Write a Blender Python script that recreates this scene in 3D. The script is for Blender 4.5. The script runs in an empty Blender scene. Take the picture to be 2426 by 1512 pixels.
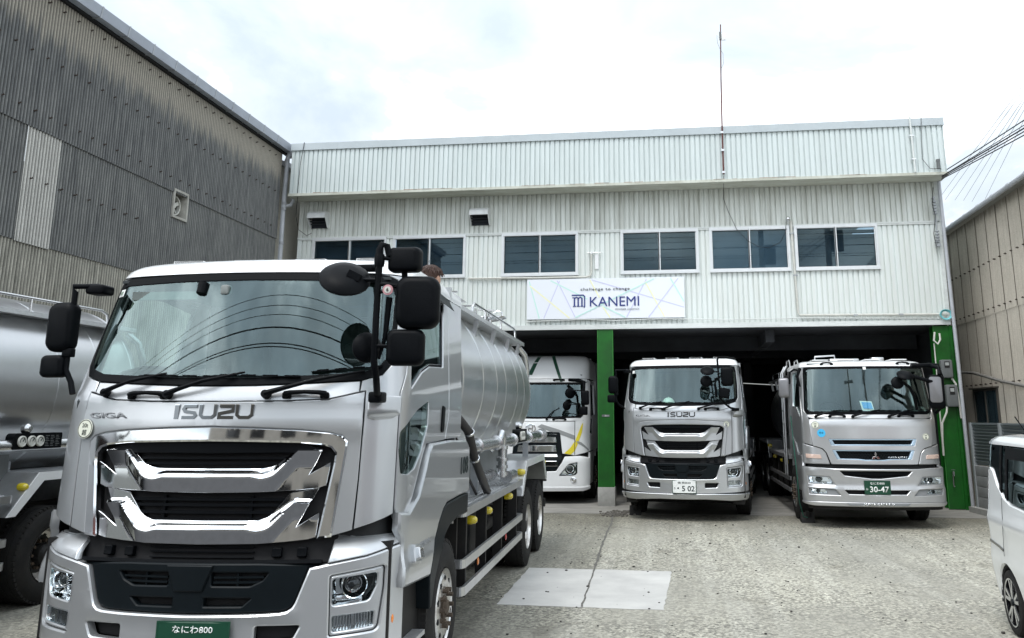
import bpy, bmesh, math, random
from mathutils import Vector, Matrix
from mathutils.geometry import delaunay_2d_cdt
random.seed(7)
R = math.radians
sc = bpy.context.scene
COL = sc.collection
# ---------------------------------------------------------------- camera
cam = bpy.data.cameras.new("camera")
camo = bpy.data.objects.new("camera", cam); COL.objects.link(camo)
_p, _y, _r = 0.2090, 0.1189, -0.0012
_f = Vector((-math.sin(_y)*math.cos(_p), math.cos(_y)*math.cos(_p), math.sin(_p)))
_ri = Vector((math.cos(_y), math.sin(_y), 0)); _u = _ri.cross(_f)
_c, _s = math.cos(_r), math.sin(_r)
_r2 = _c*_ri + _s*_u; _u2 = -_s*_ri + _c*_u
camo.matrix_world = Matrix(((_r2.x,_u2.x,-_f.x,0),(_r2.y,_u2.y,-_f.y,0),(_r2.z,_u2.z,-_f.z,2.0),(0,0,0,1)))
cam.sensor_width = 36; cam.lens = 1987.43/2426*36
cam.shift_x = -139.58/2426; cam.shift_y = -190.72/2426
cam.clip_start = .05; cam.clip_end = 2000
sc.camera = camo
# ---------------------------------------------------------------- world: bright overcast sky with soft cloud patches
SUN_EL, SUN_AZ = R(58), R(200)
W = bpy.data.worlds.new("World"); sc.world = W; W.use_nodes = True
nt = W.node_tree; nt.nodes.clear()
def N(nt, t, **k):
    n = nt.nodes.new(t)
    for a, b in k.items():
        if a.startswith('i_'): n.inputs[a[2:].replace('_', ' ')].default_value = b
        else: setattr(n, a, b)
    return n
out = N(nt, 'ShaderNodeOutputWorld'); bg = N(nt, 'ShaderNodeBackground')
sky = N(nt, 'ShaderNodeTexSky'); sky.sky_type = 'NISHITA'; sky.sun_disc = False
sky.sun_elevation = SUN_EL; sky.sun_rotation = SUN_AZ
tc = N(nt, 'ShaderNodeTexCoord'); mp = N(nt, 'ShaderNodeMapping'); mp.inputs['Scale'].default_value = (1, 1, 2.2)
n1 = N(nt, 'ShaderNodeTexNoise'); n1.inputs['Scale'].default_value = 2.3; n1.inputs['Detail'].default_value = 7; n1.inputs['Roughness'].default_value = .55; n1.inputs['Distortion'].default_value = .5
cr = N(nt, 'ShaderNodeValToRGB'); e = cr.color_ramp.elements
e[0].position = .40; e[0].color = (.46, .52, .57, 1); e[1].position = .60; e[1].color = (1.15, 1.17, 1.19, 1)
x = cr.color_ramp.elements.new(.50); x.color = (.57, .62, .655, 1)
n2 = N(nt, 'ShaderNodeTexNoise'); n2.inputs['Scale'].default_value = 4.2; n2.inputs['Detail'].default_value = 6
mr = N(nt, 'ShaderNodeMapRange'); mr.inputs['From Min'].default_value = .35; mr.inputs['From Max'].default_value = .65; mr.inputs['To Min'].default_value = .9; mr.inputs['To Max'].default_value = 1.9
sep = N(nt, 'ShaderNodeSeparateXYZ')
# the clouds are thicker and greyer in the southern half of the sky (y < 0)
ms = N(nt, 'ShaderNodeMapRange'); ms.inputs['From Min'].default_value = -.35; ms.inputs['From Max'].default_value = .25
mixg = N(nt, 'ShaderNodeMix'); mixg.data_type = 'FLOAT'
mulc = N(nt, 'ShaderNodeMix'); mulc.data_type = 'RGBA'; mulc.blend_type = 'MULTIPLY'; mulc.inputs[0].default_value = 1
addc = N(nt, 'ShaderNodeMix'); addc.data_type = 'RGBA'; addc.blend_type = 'ADD'; addc.inputs[0].default_value = 1
sk = N(nt, 'ShaderNodeMix'); sk.data_type = 'RGBA'; sk.blend_type = 'MULTIPLY'; sk.inputs[0].default_value = 1; sk.inputs[7].default_value = (.02, .02, .02, 1)
L = nt.links.new
L(tc.outputs['Generated'], mp.inputs['Vector']); L(mp.outputs['Vector'], n1.inputs['Vector']); L(mp.outputs['Vector'], n2.inputs['Vector'])
L(n1.outputs['Fac'], cr.inputs['Fac']); L(n2.outputs['Fac'], mr.inputs['Value'])
L(tc.outputs['Generated'], sep.inputs[0]); L(sep.outputs['Y'], ms.inputs['Value'])
L(ms.outputs[0], mixg.inputs[0]); L(mr.outputs[0], mixg.inputs[2]); mixg.inputs[3].default_value = 1.0
L(cr.outputs['Color'], mulc.inputs[6]); L(mixg.outputs[0], mulc.inputs[7])
L(sky.outputs['Color'], sk.inputs[6]); L(mulc.outputs[2], addc.inputs[6]); L(sk.outputs[2], addc.inputs[7])
# an overcast sky is brighter overhead than at the horizon
zen = N(nt, 'ShaderNodeMapRange'); zen.inputs['From Min'].default_value = .05; zen.inputs['From Max'].default_value = .95; zen.inputs['To Min'].default_value = .85; zen.inputs['To Max'].default_value = 1.65
L(sep.outputs['Z'], zen.inputs['Value']); L(zen.outputs[0], bg.inputs['Strength']); L(addc.outputs[2], bg.inputs['Color'])
L(bg.outputs[0], out.inputs[0])
sun = bpy.data.lights.new("sun", 'SUN'); sun.energy = 1.0; sun.angle = R(14); sun.color = (1, .97, .93)
suno = bpy.data.objects.new("sun", sun); COL.objects.link(suno)
# sky sun_rotation is clockwise from +Y seen from above
_d = Vector((math.sin(SUN_AZ)*math.cos(SUN_EL), math.cos(SUN_AZ)*math.cos(SUN_EL), math.sin(SUN_EL)))
suno.rotation_euler = _d.to_track_quat('Z', 'Y').to_euler()
sc.view_settings.view_transform = 'Standard'; sc.view_settings.look = 'None'
sc.view_settings.exposure = 0.50; sc.view_settings.gamma = 1
sc.cycles.max_bounces = 8; sc.cycles.transparent_max_bounces = 16; sc.cycles.glossy_bounces = 5
# ---------------------------------------------------------------- materials
MATS = {}
def mat(name, col=(.5,.5,.5), rough=.5, metal=0., coat=0., var=0., vs=3., bump=0., bs=30., ior=1.45, spec=.5, dirt=None, stretch=None, emit=None, rvar=0):
    if name in MATS: return MATS[name]
    m = bpy.data.materials.new(name); m.use_nodes = True; MATS[name] = m
    nt = m.node_tree; b = nt.nodes['Principled BSDF']; L = nt.links.new
    b.inputs['Base Color'].default_value = (*col, 1); b.inputs['Roughness'].default_value = rough; b.inputs['Metallic'].default_value = metal
    b.inputs['IOR'].default_value = ior; b.inputs['Specular IOR Level'].default_value = spec
    if coat: b.inputs['Coat Weight'].default_value = coat; b.inputs['Coat Roughness'].default_value = .04
    if emit: b.inputs['Emission Color'].default_value = (*emit, 1); b.inputs['Emission Strength'].default_value = 1
    if var or bump or rvar:
        tc = N(nt, 'ShaderNodeTexCoord'); mp = N(nt, 'ShaderNodeMapping'); L(tc.outputs['Object'], mp.inputs[0])
        if stretch: mp.inputs['Scale'].default_value = stretch
    if var or rvar:
        n = N(nt, 'ShaderNodeTexNoise'); n.inputs['Scale'].default_value = vs; n.inputs['Detail'].default_value = 8; n.inputs['Roughness'].default_value = .65
        L(mp.outputs[0], n.inputs['Vector'])
        if var:
            r = N(nt, 'ShaderNodeValToRGB'); r.color_ramp.elements[0].position = .3; r.color_ramp.elements[1].position = .7
            d = dirt if dirt else tuple(c*(1-var) for c in col)
            r.color_ramp.elements[0].color = (*d, 1); r.color_ramp.elements[1].color = (*[min(1, c*(1+var*.4)) for c in col], 1)
            L(n.outputs['Fac'], r.inputs['Fac']); L(r.outputs['Color'], b.inputs['Base Color'])
        if rvar:
            q = N(nt, 'ShaderNodeMapRange'); q.inputs['To Min'].default_value = max(0, rough-rvar); q.inputs['To Max'].default_value = rough+rvar
            L(n.outputs['Fac'], q.inputs['Value']); L(q.outputs[0], b.inputs['Roughness'])
    if bump:
        n = N(nt, 'ShaderNodeTexNoise'); n.inputs['Scale'].default_value = bs; n.inputs['Detail'].default_value = 4
        L(mp.outputs[0], n.inputs['Vector'])
        bp = N(nt, 'ShaderNodeBump'); bp.inputs['Strength'].default_value = bump; bp.inputs['Distance'].default_value = .01
        L(n.outputs['Fac'], bp.inputs['Height']); L(bp.outputs[0], b.inputs['Normal'])
    return m
SILVER = mat('silver_paint', (.46,.475,.485), .33, .70, coat=.6, var=.03, vs=.8, rvar=.04)
SILVER2 = mat('silver_paint_bumper', (.54,.555,.565), .33, .68, coat=.8, var=.03, vs=.9, rvar=.03)
FSILVER = mat('silver_paint_warm', (.52,.525,.53), .30, .68, coat=.5, var=.08, vs=1.5)
WHITE = mat('white_paint', (.78,.79,.79), .25, coat=.5, var=.04, vs=2)
WHITECAR = mat('white_car_paint', (.80,.82,.82), .18, coat=1, var=.02, vs=2)
CHROME = mat('chrome', (.86,.87,.88), .05, 1.0, rvar=.03, vs=8)
STEEL = mat('stainless_steel', (.62,.63,.64), .24, 1.0, var=.15, vs=9, rvar=.08, bump=.05, bs=12)
ALU = mat('aluminium', (.66,.67,.68), .36, .9, var=.15, vs=6, rvar=.08)
ALUSTEP = mat('aluminium_tread', (.62,.63,.64), .45, .8, var=.25, vs=14)
TANK = mat('polished_tank_shell', (.76,.775,.785), .30, 1.0, var=.06, vs=1.5, rvar=.06, bump=.12, bs=2.2)
TANK2 = mat('satin_tank_shell', (.60,.61,.62), .30, .95, var=.08, vs=1.3, rvar=.06, bump=.10, bs=2)
PLAS = mat('black_plastic', (.003,.0038,.005), .45, spec=.10, var=.25, vs=6, bump=.10, bs=90)
PLASD = mat('dark_trim', (.006,.009,.011), .42, spec=.14, var=.2, vs=5)
GLOSSB = mat('gloss_black', (.008,.008,.010), .12, coat=.5)
VOID = mat('dark_recess', (.006,.006,.007), .8)
RUBBER = mat('tyre_rubber', (.010,.010,.011), .8, spec=.3, var=.35, vs=7, bump=.25, bs=60, dirt=(.022,.021,.019))
CHASSIS = mat('chassis_black', (.009,.009,.010), .55, spec=.3, var=.4, vs=5, dirt=(.018,.017,.015))
DCHROME = mat('dark_chrome', (.22,.225,.23), .10, 1.0, rvar=.05, vs=9)
RIM = mat('wheel_metal', (.70,.70,.69), .30, .85, var=.25, vs=5, dirt=(.38,.35,.32), rvar=.12)
RUST = mat('rusty_nut', (.10,.075,.055), .75, .3, var=.5, vs=20)
LINER = mat('panel_gap', (.02,.021,.022), .7)
SEAT = mat('seat_fabric', (.045,.047,.05), .9, var=.3, vs=20)
DASH = mat('dash_grey', (.035,.042,.044), .7, var=.2, vs=8)
YEL = mat('yellow_lens', (.60,.48,.02), .15, coat=1)
AMBER = mat('amber_lens', (.75,.22,.03), .15, coat=1)
REDL = mat('red_lens', (.45,.02,.02), .15, coat=1)
GREEN = mat('green_steel_paint', (.005,.112,.008), .42, coat=.1, var=.30, vs=2.2, bump=.1, bs=18, dirt=(.005,.062,.007))
CONC = mat('plinth_concrete', (.36,.36,.34), .9, var=.25, vs=5, bump=.3, bs=40)
GREYPL = mat('grey_plastic', (.13,.14,.14), .5, var=.15, vs=5)
PIPE = mat('grey_pvc', (.44,.46,.49), .4, var=.15, vs=4)
GALV = mat('galvanised', (.42,.44,.46), .45, .5, var=.2, vs=8)
RUSTY = mat('rusty_pole', (.12,.035,.03), .7, var=.5, vs=12)
CABLE = mat('cable_black', (.012,.012,.015), .6)
CREAM = mat('cream_conduit', (.60,.60,.55), .5, var=.15, vs=8)
NAVY = mat('sign_navy', (.02,.035,.20), .5)
PLGREEN = mat('plate_green', (.008,.055,.030), .35, var=.1, vs=9)
PLWHITE = mat('plate_white', (.80,.82,.80), .4)
INK = mat('plate_ink', (.01,.02,.02), .5)
LETW = mat('letter_white', (.82,.84,.82), .4)
GREYDEC = mat('grey_decal', (.24,.25,.26), .4)
SKIN = mat('skin', (.42,.25,.18), .55)
HAIR = mat('brown_hair', (.045,.018,.010), .5, var=.4, vs=60, bump=.5, bs=160)
CLOTH = mat('work_cloth', (.05,.07,.10), .9, var=.2, vs=20)
BLUECAP = mat('blue_plastic', (.02,.08,.55), .35)
HOSE = mat('black_hose', (.02,.018,.018), .55, bump=.2, bs=80)
def glass(name, tint, refl_ior=1.8, dark=0., rough=0.0):
    m = bpy.data.materials.new(name); m.use_nodes = True; nt = m.node_tree; nt.nodes.clear(); L = nt.links.new
    o = N(nt, 'ShaderNodeOutputMaterial'); mx = N(nt, 'ShaderNodeMixShader'); tr = N(nt, 'ShaderNodeBsdfTransparent'); gl = N(nt, 'ShaderNodeBsdfGlossy'); f = N(nt, 'ShaderNodeFresnel')
    tr.inputs[0].default_value = (*tint, 1); gl.inputs['Roughness'].default_value = rough; gl.inputs['Color'].default_value = (.76, .95, .96, 1)
    # same reflectance from both faces of the thin pane
    geo = N(nt, 'ShaderNodeNewGeometry'); mi = N(nt, 'ShaderNodeMapRange')
    mi.inputs['To Min'].default_value = refl_ior; mi.inputs['To Max'].default_value = 1/refl_ior
    L(geo.outputs['Backfacing'], mi.inputs['Value']); L(mi.outputs[0], f.inputs['IOR'])
    f.inputs['IOR'].default_value = refl_ior
    L(f.outputs[0], mx.inputs[0]); L(tr.outputs[0], mx.inputs[1]); L(gl.outputs[0], mx.inputs[2]); L(mx.outputs[0], o.inputs[0])
    MATS[name] = m; return m
WGLASS = glass('windshield_glass', (.66,.82,.78), 2.05)
SGLASS = glass('side_glass', (.66,.76,.73), 1.7)
LENS = glass('lamp_lens', (.93,.96,.97), 1.45)
WINGL = glass('building_window_glass', (.55,.64,.70), 1.5)
VANGL = glass('privacy_glass', (.05,.06,.065), 1.5)
# ---------------------------------------------------------------- mesh helpers
class MB:
    def __init__(s): s.v = []; s.f = []; s.cuts = []
    def add(s, vs, fs):
        s.cuts.append((len(s.v), len(s.f))); o = len(s.v); s.v += [tuple(p) for p in vs]; s.f += [tuple(i+o for i in f) for f in fs]; return s
    def box(s, x0, x1, y0, y1, z0, z1, M=None):
        vs = [Vector((x, y, z)) for z in (z0, z1) for y in (y0, y1) for x in (x0, x1)]
        if M is not None: vs = [M @ v for v in vs]
        return s.add(vs, [(0,2,3,1),(4,5,7,6),(0,1,5,4),(2,6,7,3),(0,4,6,2),(1,3,7,5)])
    def bar(s, a, b, w, h, up=(0,0,1)):
        a, b = Vector(a), Vector(b); d = (b-a).normalized(); up = Vector(up); sd = d.cross(up)
        if sd.length < 1e-4: sd = d.cross(Vector((1,0,0)))
        sd.normalize(); u = sd.cross(d)
        vs = [p + sd*sx*w/2 + u*sz*h/2 for p in (a, b) for sx, sz in ((-1,-1),(1,-1),(1,1),(-1,1))]
        return s.add(vs, [(0,1,2,3),(7,6,5,4),(0,4,5,1),(1,5,6,2),(2,6,7,3),(3,7,4,0)])
    def cyl(s, a, b, r, n=16, r2=None, caps=True):
        a, b = Vector(a), Vector(b); d = (b-a).normalized(); t = Vector((0,0,1)) if abs(d.z) < .9 else Vector((1,0,0))
        e1 = d.cross(t).normalized(); e2 = d.cross(e1); r2 = r if r2 is None else r2
        vs = [p + (e1*math.cos(2*math.pi*i/n)+e2*math.sin(2*math.pi*i/n))*rr for p, rr in ((a, r), (b, r2)) for i in range(n)]
        fs = [(i, n+i, n+(i+1) % n, (i+1) % n) for i in range(n)]
        if caps: fs += [tuple(range(n)), tuple(range(2*n-1, n-1, -1))]
        return s.add(vs, fs)
    def tube(s, pts, r, n=8, closed=False):
        pts = [Vector(p) for p in pts]; m = len(pts); rings = []; e1 = None
        for i, p in enumerate(pts):
            if closed: d = pts[(i+1) % m]-pts[i-1]
            else: d = pts[min(i+1, m-1)]-pts[max(i-1, 0)]
            d.normalize()
            if e1 is None:
                t = Vector((0,0,1)) if abs(d.z) < .9 else Vector((1,0,0)); e1 = d.cross(t).normalized()
            else: e1 = (e1-d*e1.dot(d)).normalized()
            e2 = d.cross(e1); rr = r[i] if isinstance(r, (list, tuple)) else r
            rings.append([p+(e1*math.cos(2*math.pi*k/n)+e2*math.sin(2*math.pi*k/n))*rr for k in range(n)])
        vs = [q for rg in rings for q in rg]; fs = []
        for i in range(m if closed else m-1):
            j = (i+1) % m
            fs += [(i*n+k, j*n+k, j*n+(k+1) % n, i*n+(k+1) % n) for k in range(n)]
        if not closed: fs += [tuple(range(n)), tuple(range(m*n-1, (m-1)*n-1, -1))]
        return s.add(vs, fs)
    def lathe(s, prof, o=(0,0,0), ax=(1,0,0), n=32):
        o, ax = Vector(o), Vector(ax).normalized(); t = Vector((0,0,1)) if abs(ax.z) < .9 else Vector((1,0,0))
        e1 = ax.cross(t).normalized(); e2 = ax.cross(e1); vs = []; fs = []
        for r, h in prof: vs += [o+ax*h+(e1*math.cos(2*math.pi*k/n)+e2*math.sin(2*math.pi*k/n))*max(r, 1e-5) for k in range(n)]
        for i in range(len(prof)-1): fs += [(i*n+k, i*n+(k+1) % n, (i+1)*n+(k+1) % n, (i+1)*n+k) for k in range(n)]
        return s.add(vs, fs)
    def prism(s, poly, f0, f1):
        """poly: 2-D points; f0/f1 map them to the two ends"""
        n = len(poly); return s.add([f0(*p) for p in poly]+[f1(*p) for p in poly], [tuple(range(n-1, -1, -1)), tuple(range(n, 2*n))]+[(i, (i+1) % n, n+(i+1) % n, n+i) for i in range(n)])
    def rbox(s, x0, x1, y0, y1, z0, z1, r=.03, ax='y', M=None, seg=4):
        """box with the four edges along axis ax rounded and a small chamfer at both ends"""
        def rr(a0, a1, b0, b1, r):
            o = []
            for cx, cy, st in ((a1-r, b1-r, 0), (a0+r, b1-r, 90), (a0+r, b0+r, 180), (a1-r, b0+r, 270)):
                for k in range(seg+1): t = R(st+90*k/seg); o.append((cx+r*math.cos(t), cy+r*math.sin(t)))
            return o
        if ax == 'y': A, B, C = (x0,x1),(z0,z1),(y0,y1); g = lambda a, b, c: (a, c, b)
        elif ax == 'x': A, B, C = (y0,y1),(z0,z1),(x0,x1); g = lambda a, b, c: (c, a, b)
        else: A, B, C = (x0,x1),(y0,y1),(z0,z1); g = lambda a, b, c: (a, b, c)
        c = min(r*.6, (C[1]-C[0])*.3); rings = []
        for q, (h, ins) in enumerate(((C[0], c), (C[0]+c*.3, c*.3), (C[0]+c, 0), (C[1]-c, 0), (C[1]-c*.3, c*.3), (C[1], c))):
            rings.append([g(a, b, h) for a, b in rr(A[0]+ins, A[1]-ins, B[0]+ins, B[1]-ins, max(.001, r-ins*.6))])
        n = len(rings[0]); vs = [Vector(p) for rg in rings for p in rg]
        if M is not None: vs = [M @ v for v in vs]
        fs = [tuple(range(n)), tuple(range(6*n-1, 5*n-1, -1))]
        for i in range(5): fs += [(i*n+k, (i+1)*n+k, (i+1)*n+(k+1) % n, i*n+(k+1) % n) for k in range(n)]
        return s.add(vs, fs)
    def ball(s, c, rx, ry=None, rz=None, nu=16, nv=10, M=None):
        ry = ry or rx; rz = rz or rx; c = Vector(c); vs = []; fs = []
        for j in range(nv+1):
            t = math.pi*j/nv
            for i in range(nu):
                a = 2*math.pi*i/nu; p = Vector((rx*math.sin(t)*math.cos(a), ry*math.sin(t)*math.sin(a), rz*math.cos(t)))
                vs.append(c+(M @ p if M is not None else p))
        for j in range(nv): fs += [(j*nu+i, (j+1)*nu+i, (j+1)*nu+(i+1) % nu, j*nu+(i+1) % nu) for i in range(nu)]
        return s.add(vs, fs)
    def split(s, name, m, parent=None, ang=38):
        """every primitive becomes a part of its own"""
        c = s.cuts+[(len(s.v), len(s.f))]; r = []
        for (v0, f0), (v1, f1) in zip(c, c[1:]):
            q = MB(); q.v = s.v[v0:v1]; q.f = [tuple(i-v0 for i in f) for f in s.f[f0:f1]]
            if q.f: r.append(q.build(name, m, parent, ang))
        return r
    def build(s, name, m, parent=None, ang=38, fix=True):
        me = bpy.data.meshes.new(name); me.from_pydata(s.v, [], s.f)
        if fix:
            bm = bmesh.new(); bm.from_mesh(me); bmesh.ops.remove_doubles(bm, verts=bm.verts, dist=1e-5); bmesh.ops.recalc_face_normals(bm, faces=bm.faces); bm.to_mesh(me); bm.free()
        me.materials.append(m)
        me.polygons.foreach_set('use_smooth', [True]*len(me.polygons)); me.set_sharp_from_angle(angle=R(ang)); me.update()
        o = bpy.data.objects.new(name, me); COL.objects.link(o)
        if parent is not None: o.parent = parent
        return o
def tag(o, label=None, cat=None, group=None, kind=None):
    if label: o['label'] = label
    if cat: o['category'] = cat
    if group: o['group'] = group
    if kind: o['kind'] = kind
    return o
def thing(name, label, cat, loc=(0,0,0), rz=0, group=None):
    o = bpy.data.objects.new(name, None); COL.objects.link(o); o.location = loc; o.rotation_euler = (0,0,rz); o.empty_display_size = .2
    return tag(o, label, cat, group)
def kids(o): return [c for c in bpy.data.objects if c.parent == o]
def copy_tree(o, parent=None, skip=()):
    c = o.copy(); COL.objects.link(c); c.parent = parent
    for k in kids(o):
        if k.name.split('.')[0] not in skip: copy_tree(k, c, skip)
    return c
def interp(x, tab):
    if x <= tab[0][0]: return tab[0][1]
    for (a, b), (c, d) in zip(tab, tab[1:]):
        if x <= c: return b+(d-b)*(x-a)/(c-a)
    return tab[-1][1]
def rnd(pts, r, seg=4):
    """round the corners of a closed polygon; r may be a number or a list"""
    o = []; n = len(pts)
    for i in range(n):
        p = Vector(pts[i]); a = Vector(pts[i-1])-p; b = Vector(pts[(i+1) % n])-p; rr = r[i] if isinstance(r, (list, tuple)) else r
        l = min(a.length, b.length)*.48; t = min(rr, l)
        if t < 1e-4 or a.normalized().dot(b.normalized()) < -.97: o.append(tuple(p)); continue
        A = p+a.normalized()*t; B = p+b.normalized()*t
        for k in range(seg+1):
            q = k/seg; o.append(tuple(A*(1-q)**2+p*2*q*(1-q)+B*q*q))
    return o
def area(p): return .5*sum(p[i-1][0]*p[i][1]-p[i][0]*p[i-1][1] for i in range(len(p)))
def dens(p, res):
    o = []
    for i in range(len(p)):
        a, b = Vector(p[i]), Vector(p[(i+1) % len(p)]); n = max(1, int((b-a).length/res))
        o += [tuple(a+(b-a)*k/n) for k in range(n)]
    return o
def inpoly(x, y, p):
    c = False; j = len(p)-1
    for i in range(len(p)):
        if (p[i][1] > y) != (p[j][1] > y) and x < (p[j][0]-p[i][0])*(y-p[i][1])/(p[j][1]-p[i][1])+p[i][0]: c = not c
        j = i
    return c
def patch(mb, F, polys, off=0., th=.03, res=.06, ch=.004, cons=()):
    """drape a flat outline (first) with holes (rest) over F(s,z,off) and give it thickness"""
    loops = []
    for k, p in enumerate(polys):
        q = [(float(a), float(b)) for i, (a, b) in enumerate(p) if math.hypot(a-p[i-1][0], b-p[i-1][1]) > 1e-4]
        if (area(q) > 0) != (k == 0): q = q[::-1]
        loops.append(dens(q, res))
    offf = off if callable(off) else (lambda s, z: off)
    mb.cuts.append((len(mb.v), len(mb.f)))
    V = []; E = []; base = []
    inner = []
    for lp in loops:
        n = len(lp); st = len(V); ins = []
        for i in range(n):
            p = Vector(lp[i]); a = (p-Vector(lp[i-1])); b = (Vector(lp[(i+1) % n])-p)
            if a.length < 1e-9: a = b
            if b.length < 1e-9: b = a
            a.normalize(); b.normalize(); na = Vector((-a.y, a.x)); nb = Vector((-b.y, b.x)); m = na+nb; l = m.length
            m = m/l/max(.5, l/2) if l > 1e-3 else na
            ins.append(p+m*ch)
        V += ins; E += [(st+i, st+(i+1) % n) for i in range(n)]; base.append((st, n)); inner.append(ins)
    xs = [p[0] for p in loops[0]]; ys = [p[1] for p in loops[0]]
    ring = [[tuple(v) for v in ins] for ins in inner]
    x = min(xs)+res*.5
    while x < max(xs):
        y = min(ys)+res*.5
        while y < max(ys):
            if inpoly(x, y, ring[0]) and not any(inpoly(x, y, h) for h in ring[1:]): V.append(Vector((x+.001*math.sin(y*37), y)))
            y += res
        x += res
    for cl in cons:
        cl = [p for p in cl if inpoly(p[0], p[1], ring[0])]
        st = len(V); V += [Vector(p) for p in cl]; E += [(st+i, st+i+1) for i in range(len(cl)-1)]
    vv, ee, ff, ov, _, _ = delaunay_2d_cdt([Vector((a[0], a[1])) for a in V], E, [], 0, 1e-6)
    keep = []
    for f in ff:
        cx = sum(vv[i].x for i in f)/3; cy = sum(vv[i].y for i in f)/3
        if inpoly(cx, cy, ring[0]) and not any(inpoly(cx, cy, h) for h in ring[1:]): keep.append(tuple(f))
    top = [F(p.x, p.y, offf(p.x, p.y)) for p in vv]
    o = len(mb.v); mb.v += [tuple(p) for p in top]
    for f in keep:
        a, b, c = (vv[i] for i in f)
        if (b-a).cross(c-a) < 0: f = f[::-1]
        mb.f.append(tuple(i+o for i in f))
    for lp, ins in zip(loops, inner):
        n = len(lp); s0 = len(mb.v)
        for i in range(n): mb.v.append(tuple(F(ins[i][0], ins[i][1], offf(*lp[i]))))
        for i in range(n): mb.v.append(tuple(F(lp[i][0], lp[i][1], offf(*lp[i])-ch*.8)))
        for i in range(n): mb.v.append(tuple(F(lp[i][0], lp[i][1], offf(*lp[i])-th)))
        for i in range(n):
            j = (i+1) % n
            mb.f.append((s0+i, s0+n+i, s0+n+j, s0+j)); mb.f.append((s0+n+i, s0+2*n+i, s0+2*n+j, s0+n+j))
    return mb
def mir(p): return [(-a, b) for a, b in p][::-1]
def sym(half):
    """half outline from the centre line at the bottom round to the centre line at the top (s >= 0) -> closed outline"""
    return list(half)+[(-a, b) for a, b in half[::-1] if a > 1e-6]
def stroke(mb, F, pts, w, off, th=.006, closed=False):
    """a flat band of width w along a polyline, laid on F, with mitred corners"""
    pts = [Vector(p) for p in pts]; n = len(pts); Lf, Rt = [], []
    for i, p in enumerate(pts):
        a = pts[i-1] if (i or closed) else None; b = pts[(i+1) % n] if (i < n-1 or closed) else None
        if a is None: d = (b-p).normalized(); m = Vector((-d.y, d.x)); k = 1
        elif b is None: d = (p-a).normalized(); m = Vector((-d.y, d.x)); k = 1
        else:
            d1 = (p-a).normalized(); d2 = (b-p).normalized(); m = Vector((-d1.y-d2.y, d1.x+d2.x))
            if m.length < 1e-3: m = Vector((-d1.y, d1.x))
            m.normalize(); k = 1/max(.45, m.dot(Vector((-d1.y, d1.x))))
        Lf.append(p+m*w/2*k); Rt.append(p-m*w/2*k)
    o = len(mb.v)
    for i in range(n):
        for q, h in ((Lf[i], off), (Rt[i], off), (Lf[i], off-th), (Rt[i], off-th)): mb.v.append(tuple(F(q.x, q.y, h)))
    for i in range(n if closed else n-1):
        a, b = o+4*i, o+4*((i+1) % n)
        mb.f += [(a+1, b+1, b, a), (a, b, b+2, a+2), (a+3, b+3, b+1, a+1)]
    if not closed:
        a = o; mb.f.append((a, a+2, a+3, a+1)); a = o+4*(n-1); mb.f.append((a+1, a+3, a+2, a))
    return mb
def text(name, body, F, cx, cy, h, m, parent, w=None, off=.004, th=.004, bold=0., shear=0., align='CENTER', space=1.):
    """lettering laid on F; cx,cy the centre of its box, h the height of its capitals, w its total width"""
    c = bpy.data.curves.new('t', 'FONT'); c.body = body; c.offset = bold; c.shear = shear; c.resolution_u = 3; c.space_character = space
    ob = bpy.data.objects.new('t', c); COL.objects.link(ob); bpy.context.view_layer.update()
    me = bpy.data.meshes.new_from_object(ob.evaluated_get(bpy.context.evaluated_depsgraph_get()))
    bpy.data.objects.remove(ob); bpy.data.curves.remove(c)
    xs = [v.co.x for v in me.vertices]; ys = [v.co.y for v in me.vertices]
    x0, x1, y0, y1 = min(xs), max(xs), min(ys), max(ys); sy = h/(y1-y0); sx = w/(x1-x0) if w else sy
    bm = bmesh.new(); bm.from_mesh(me)
    g = bmesh.ops.extrude_face_region(bm, geom=list(bm.faces)); nv = {v for v in g['geom'] if isinstance(v, bmesh.types.BMVert)}
    for v in bm.verts:
        q = F(cx+(v.co.x-(x0+x1)/2)*sx, cy+(v.co.y-(y0+y1)/2)*sy, off if v in nv else off-th); v.co = q
    bmesh.ops.recalc_face_normals(bm, faces=bm.faces); bm.to_mesh(me); bm.free()
    me.materials.clear(); me.materials.append(m); me.name = name
    o = bpy.data.objects.new(name, me); COL.objects.link(o); o.parent = parent
    return o
def flatF(o, ex, ey, n):
    o, ex, ey, n = Vector(o), Vector(ex), Vector(ey), Vector(n)
    return lambda s, z, off=0.: o+ex*s+ey*z+n*off
def circ(cx, cy, rx, ry=None, n=24): return [(cx+rx*math.cos(2*math.pi*i/n), cy+(ry or rx)*math.sin(2*math.pi*i/n)) for i in range(n)]
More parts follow.
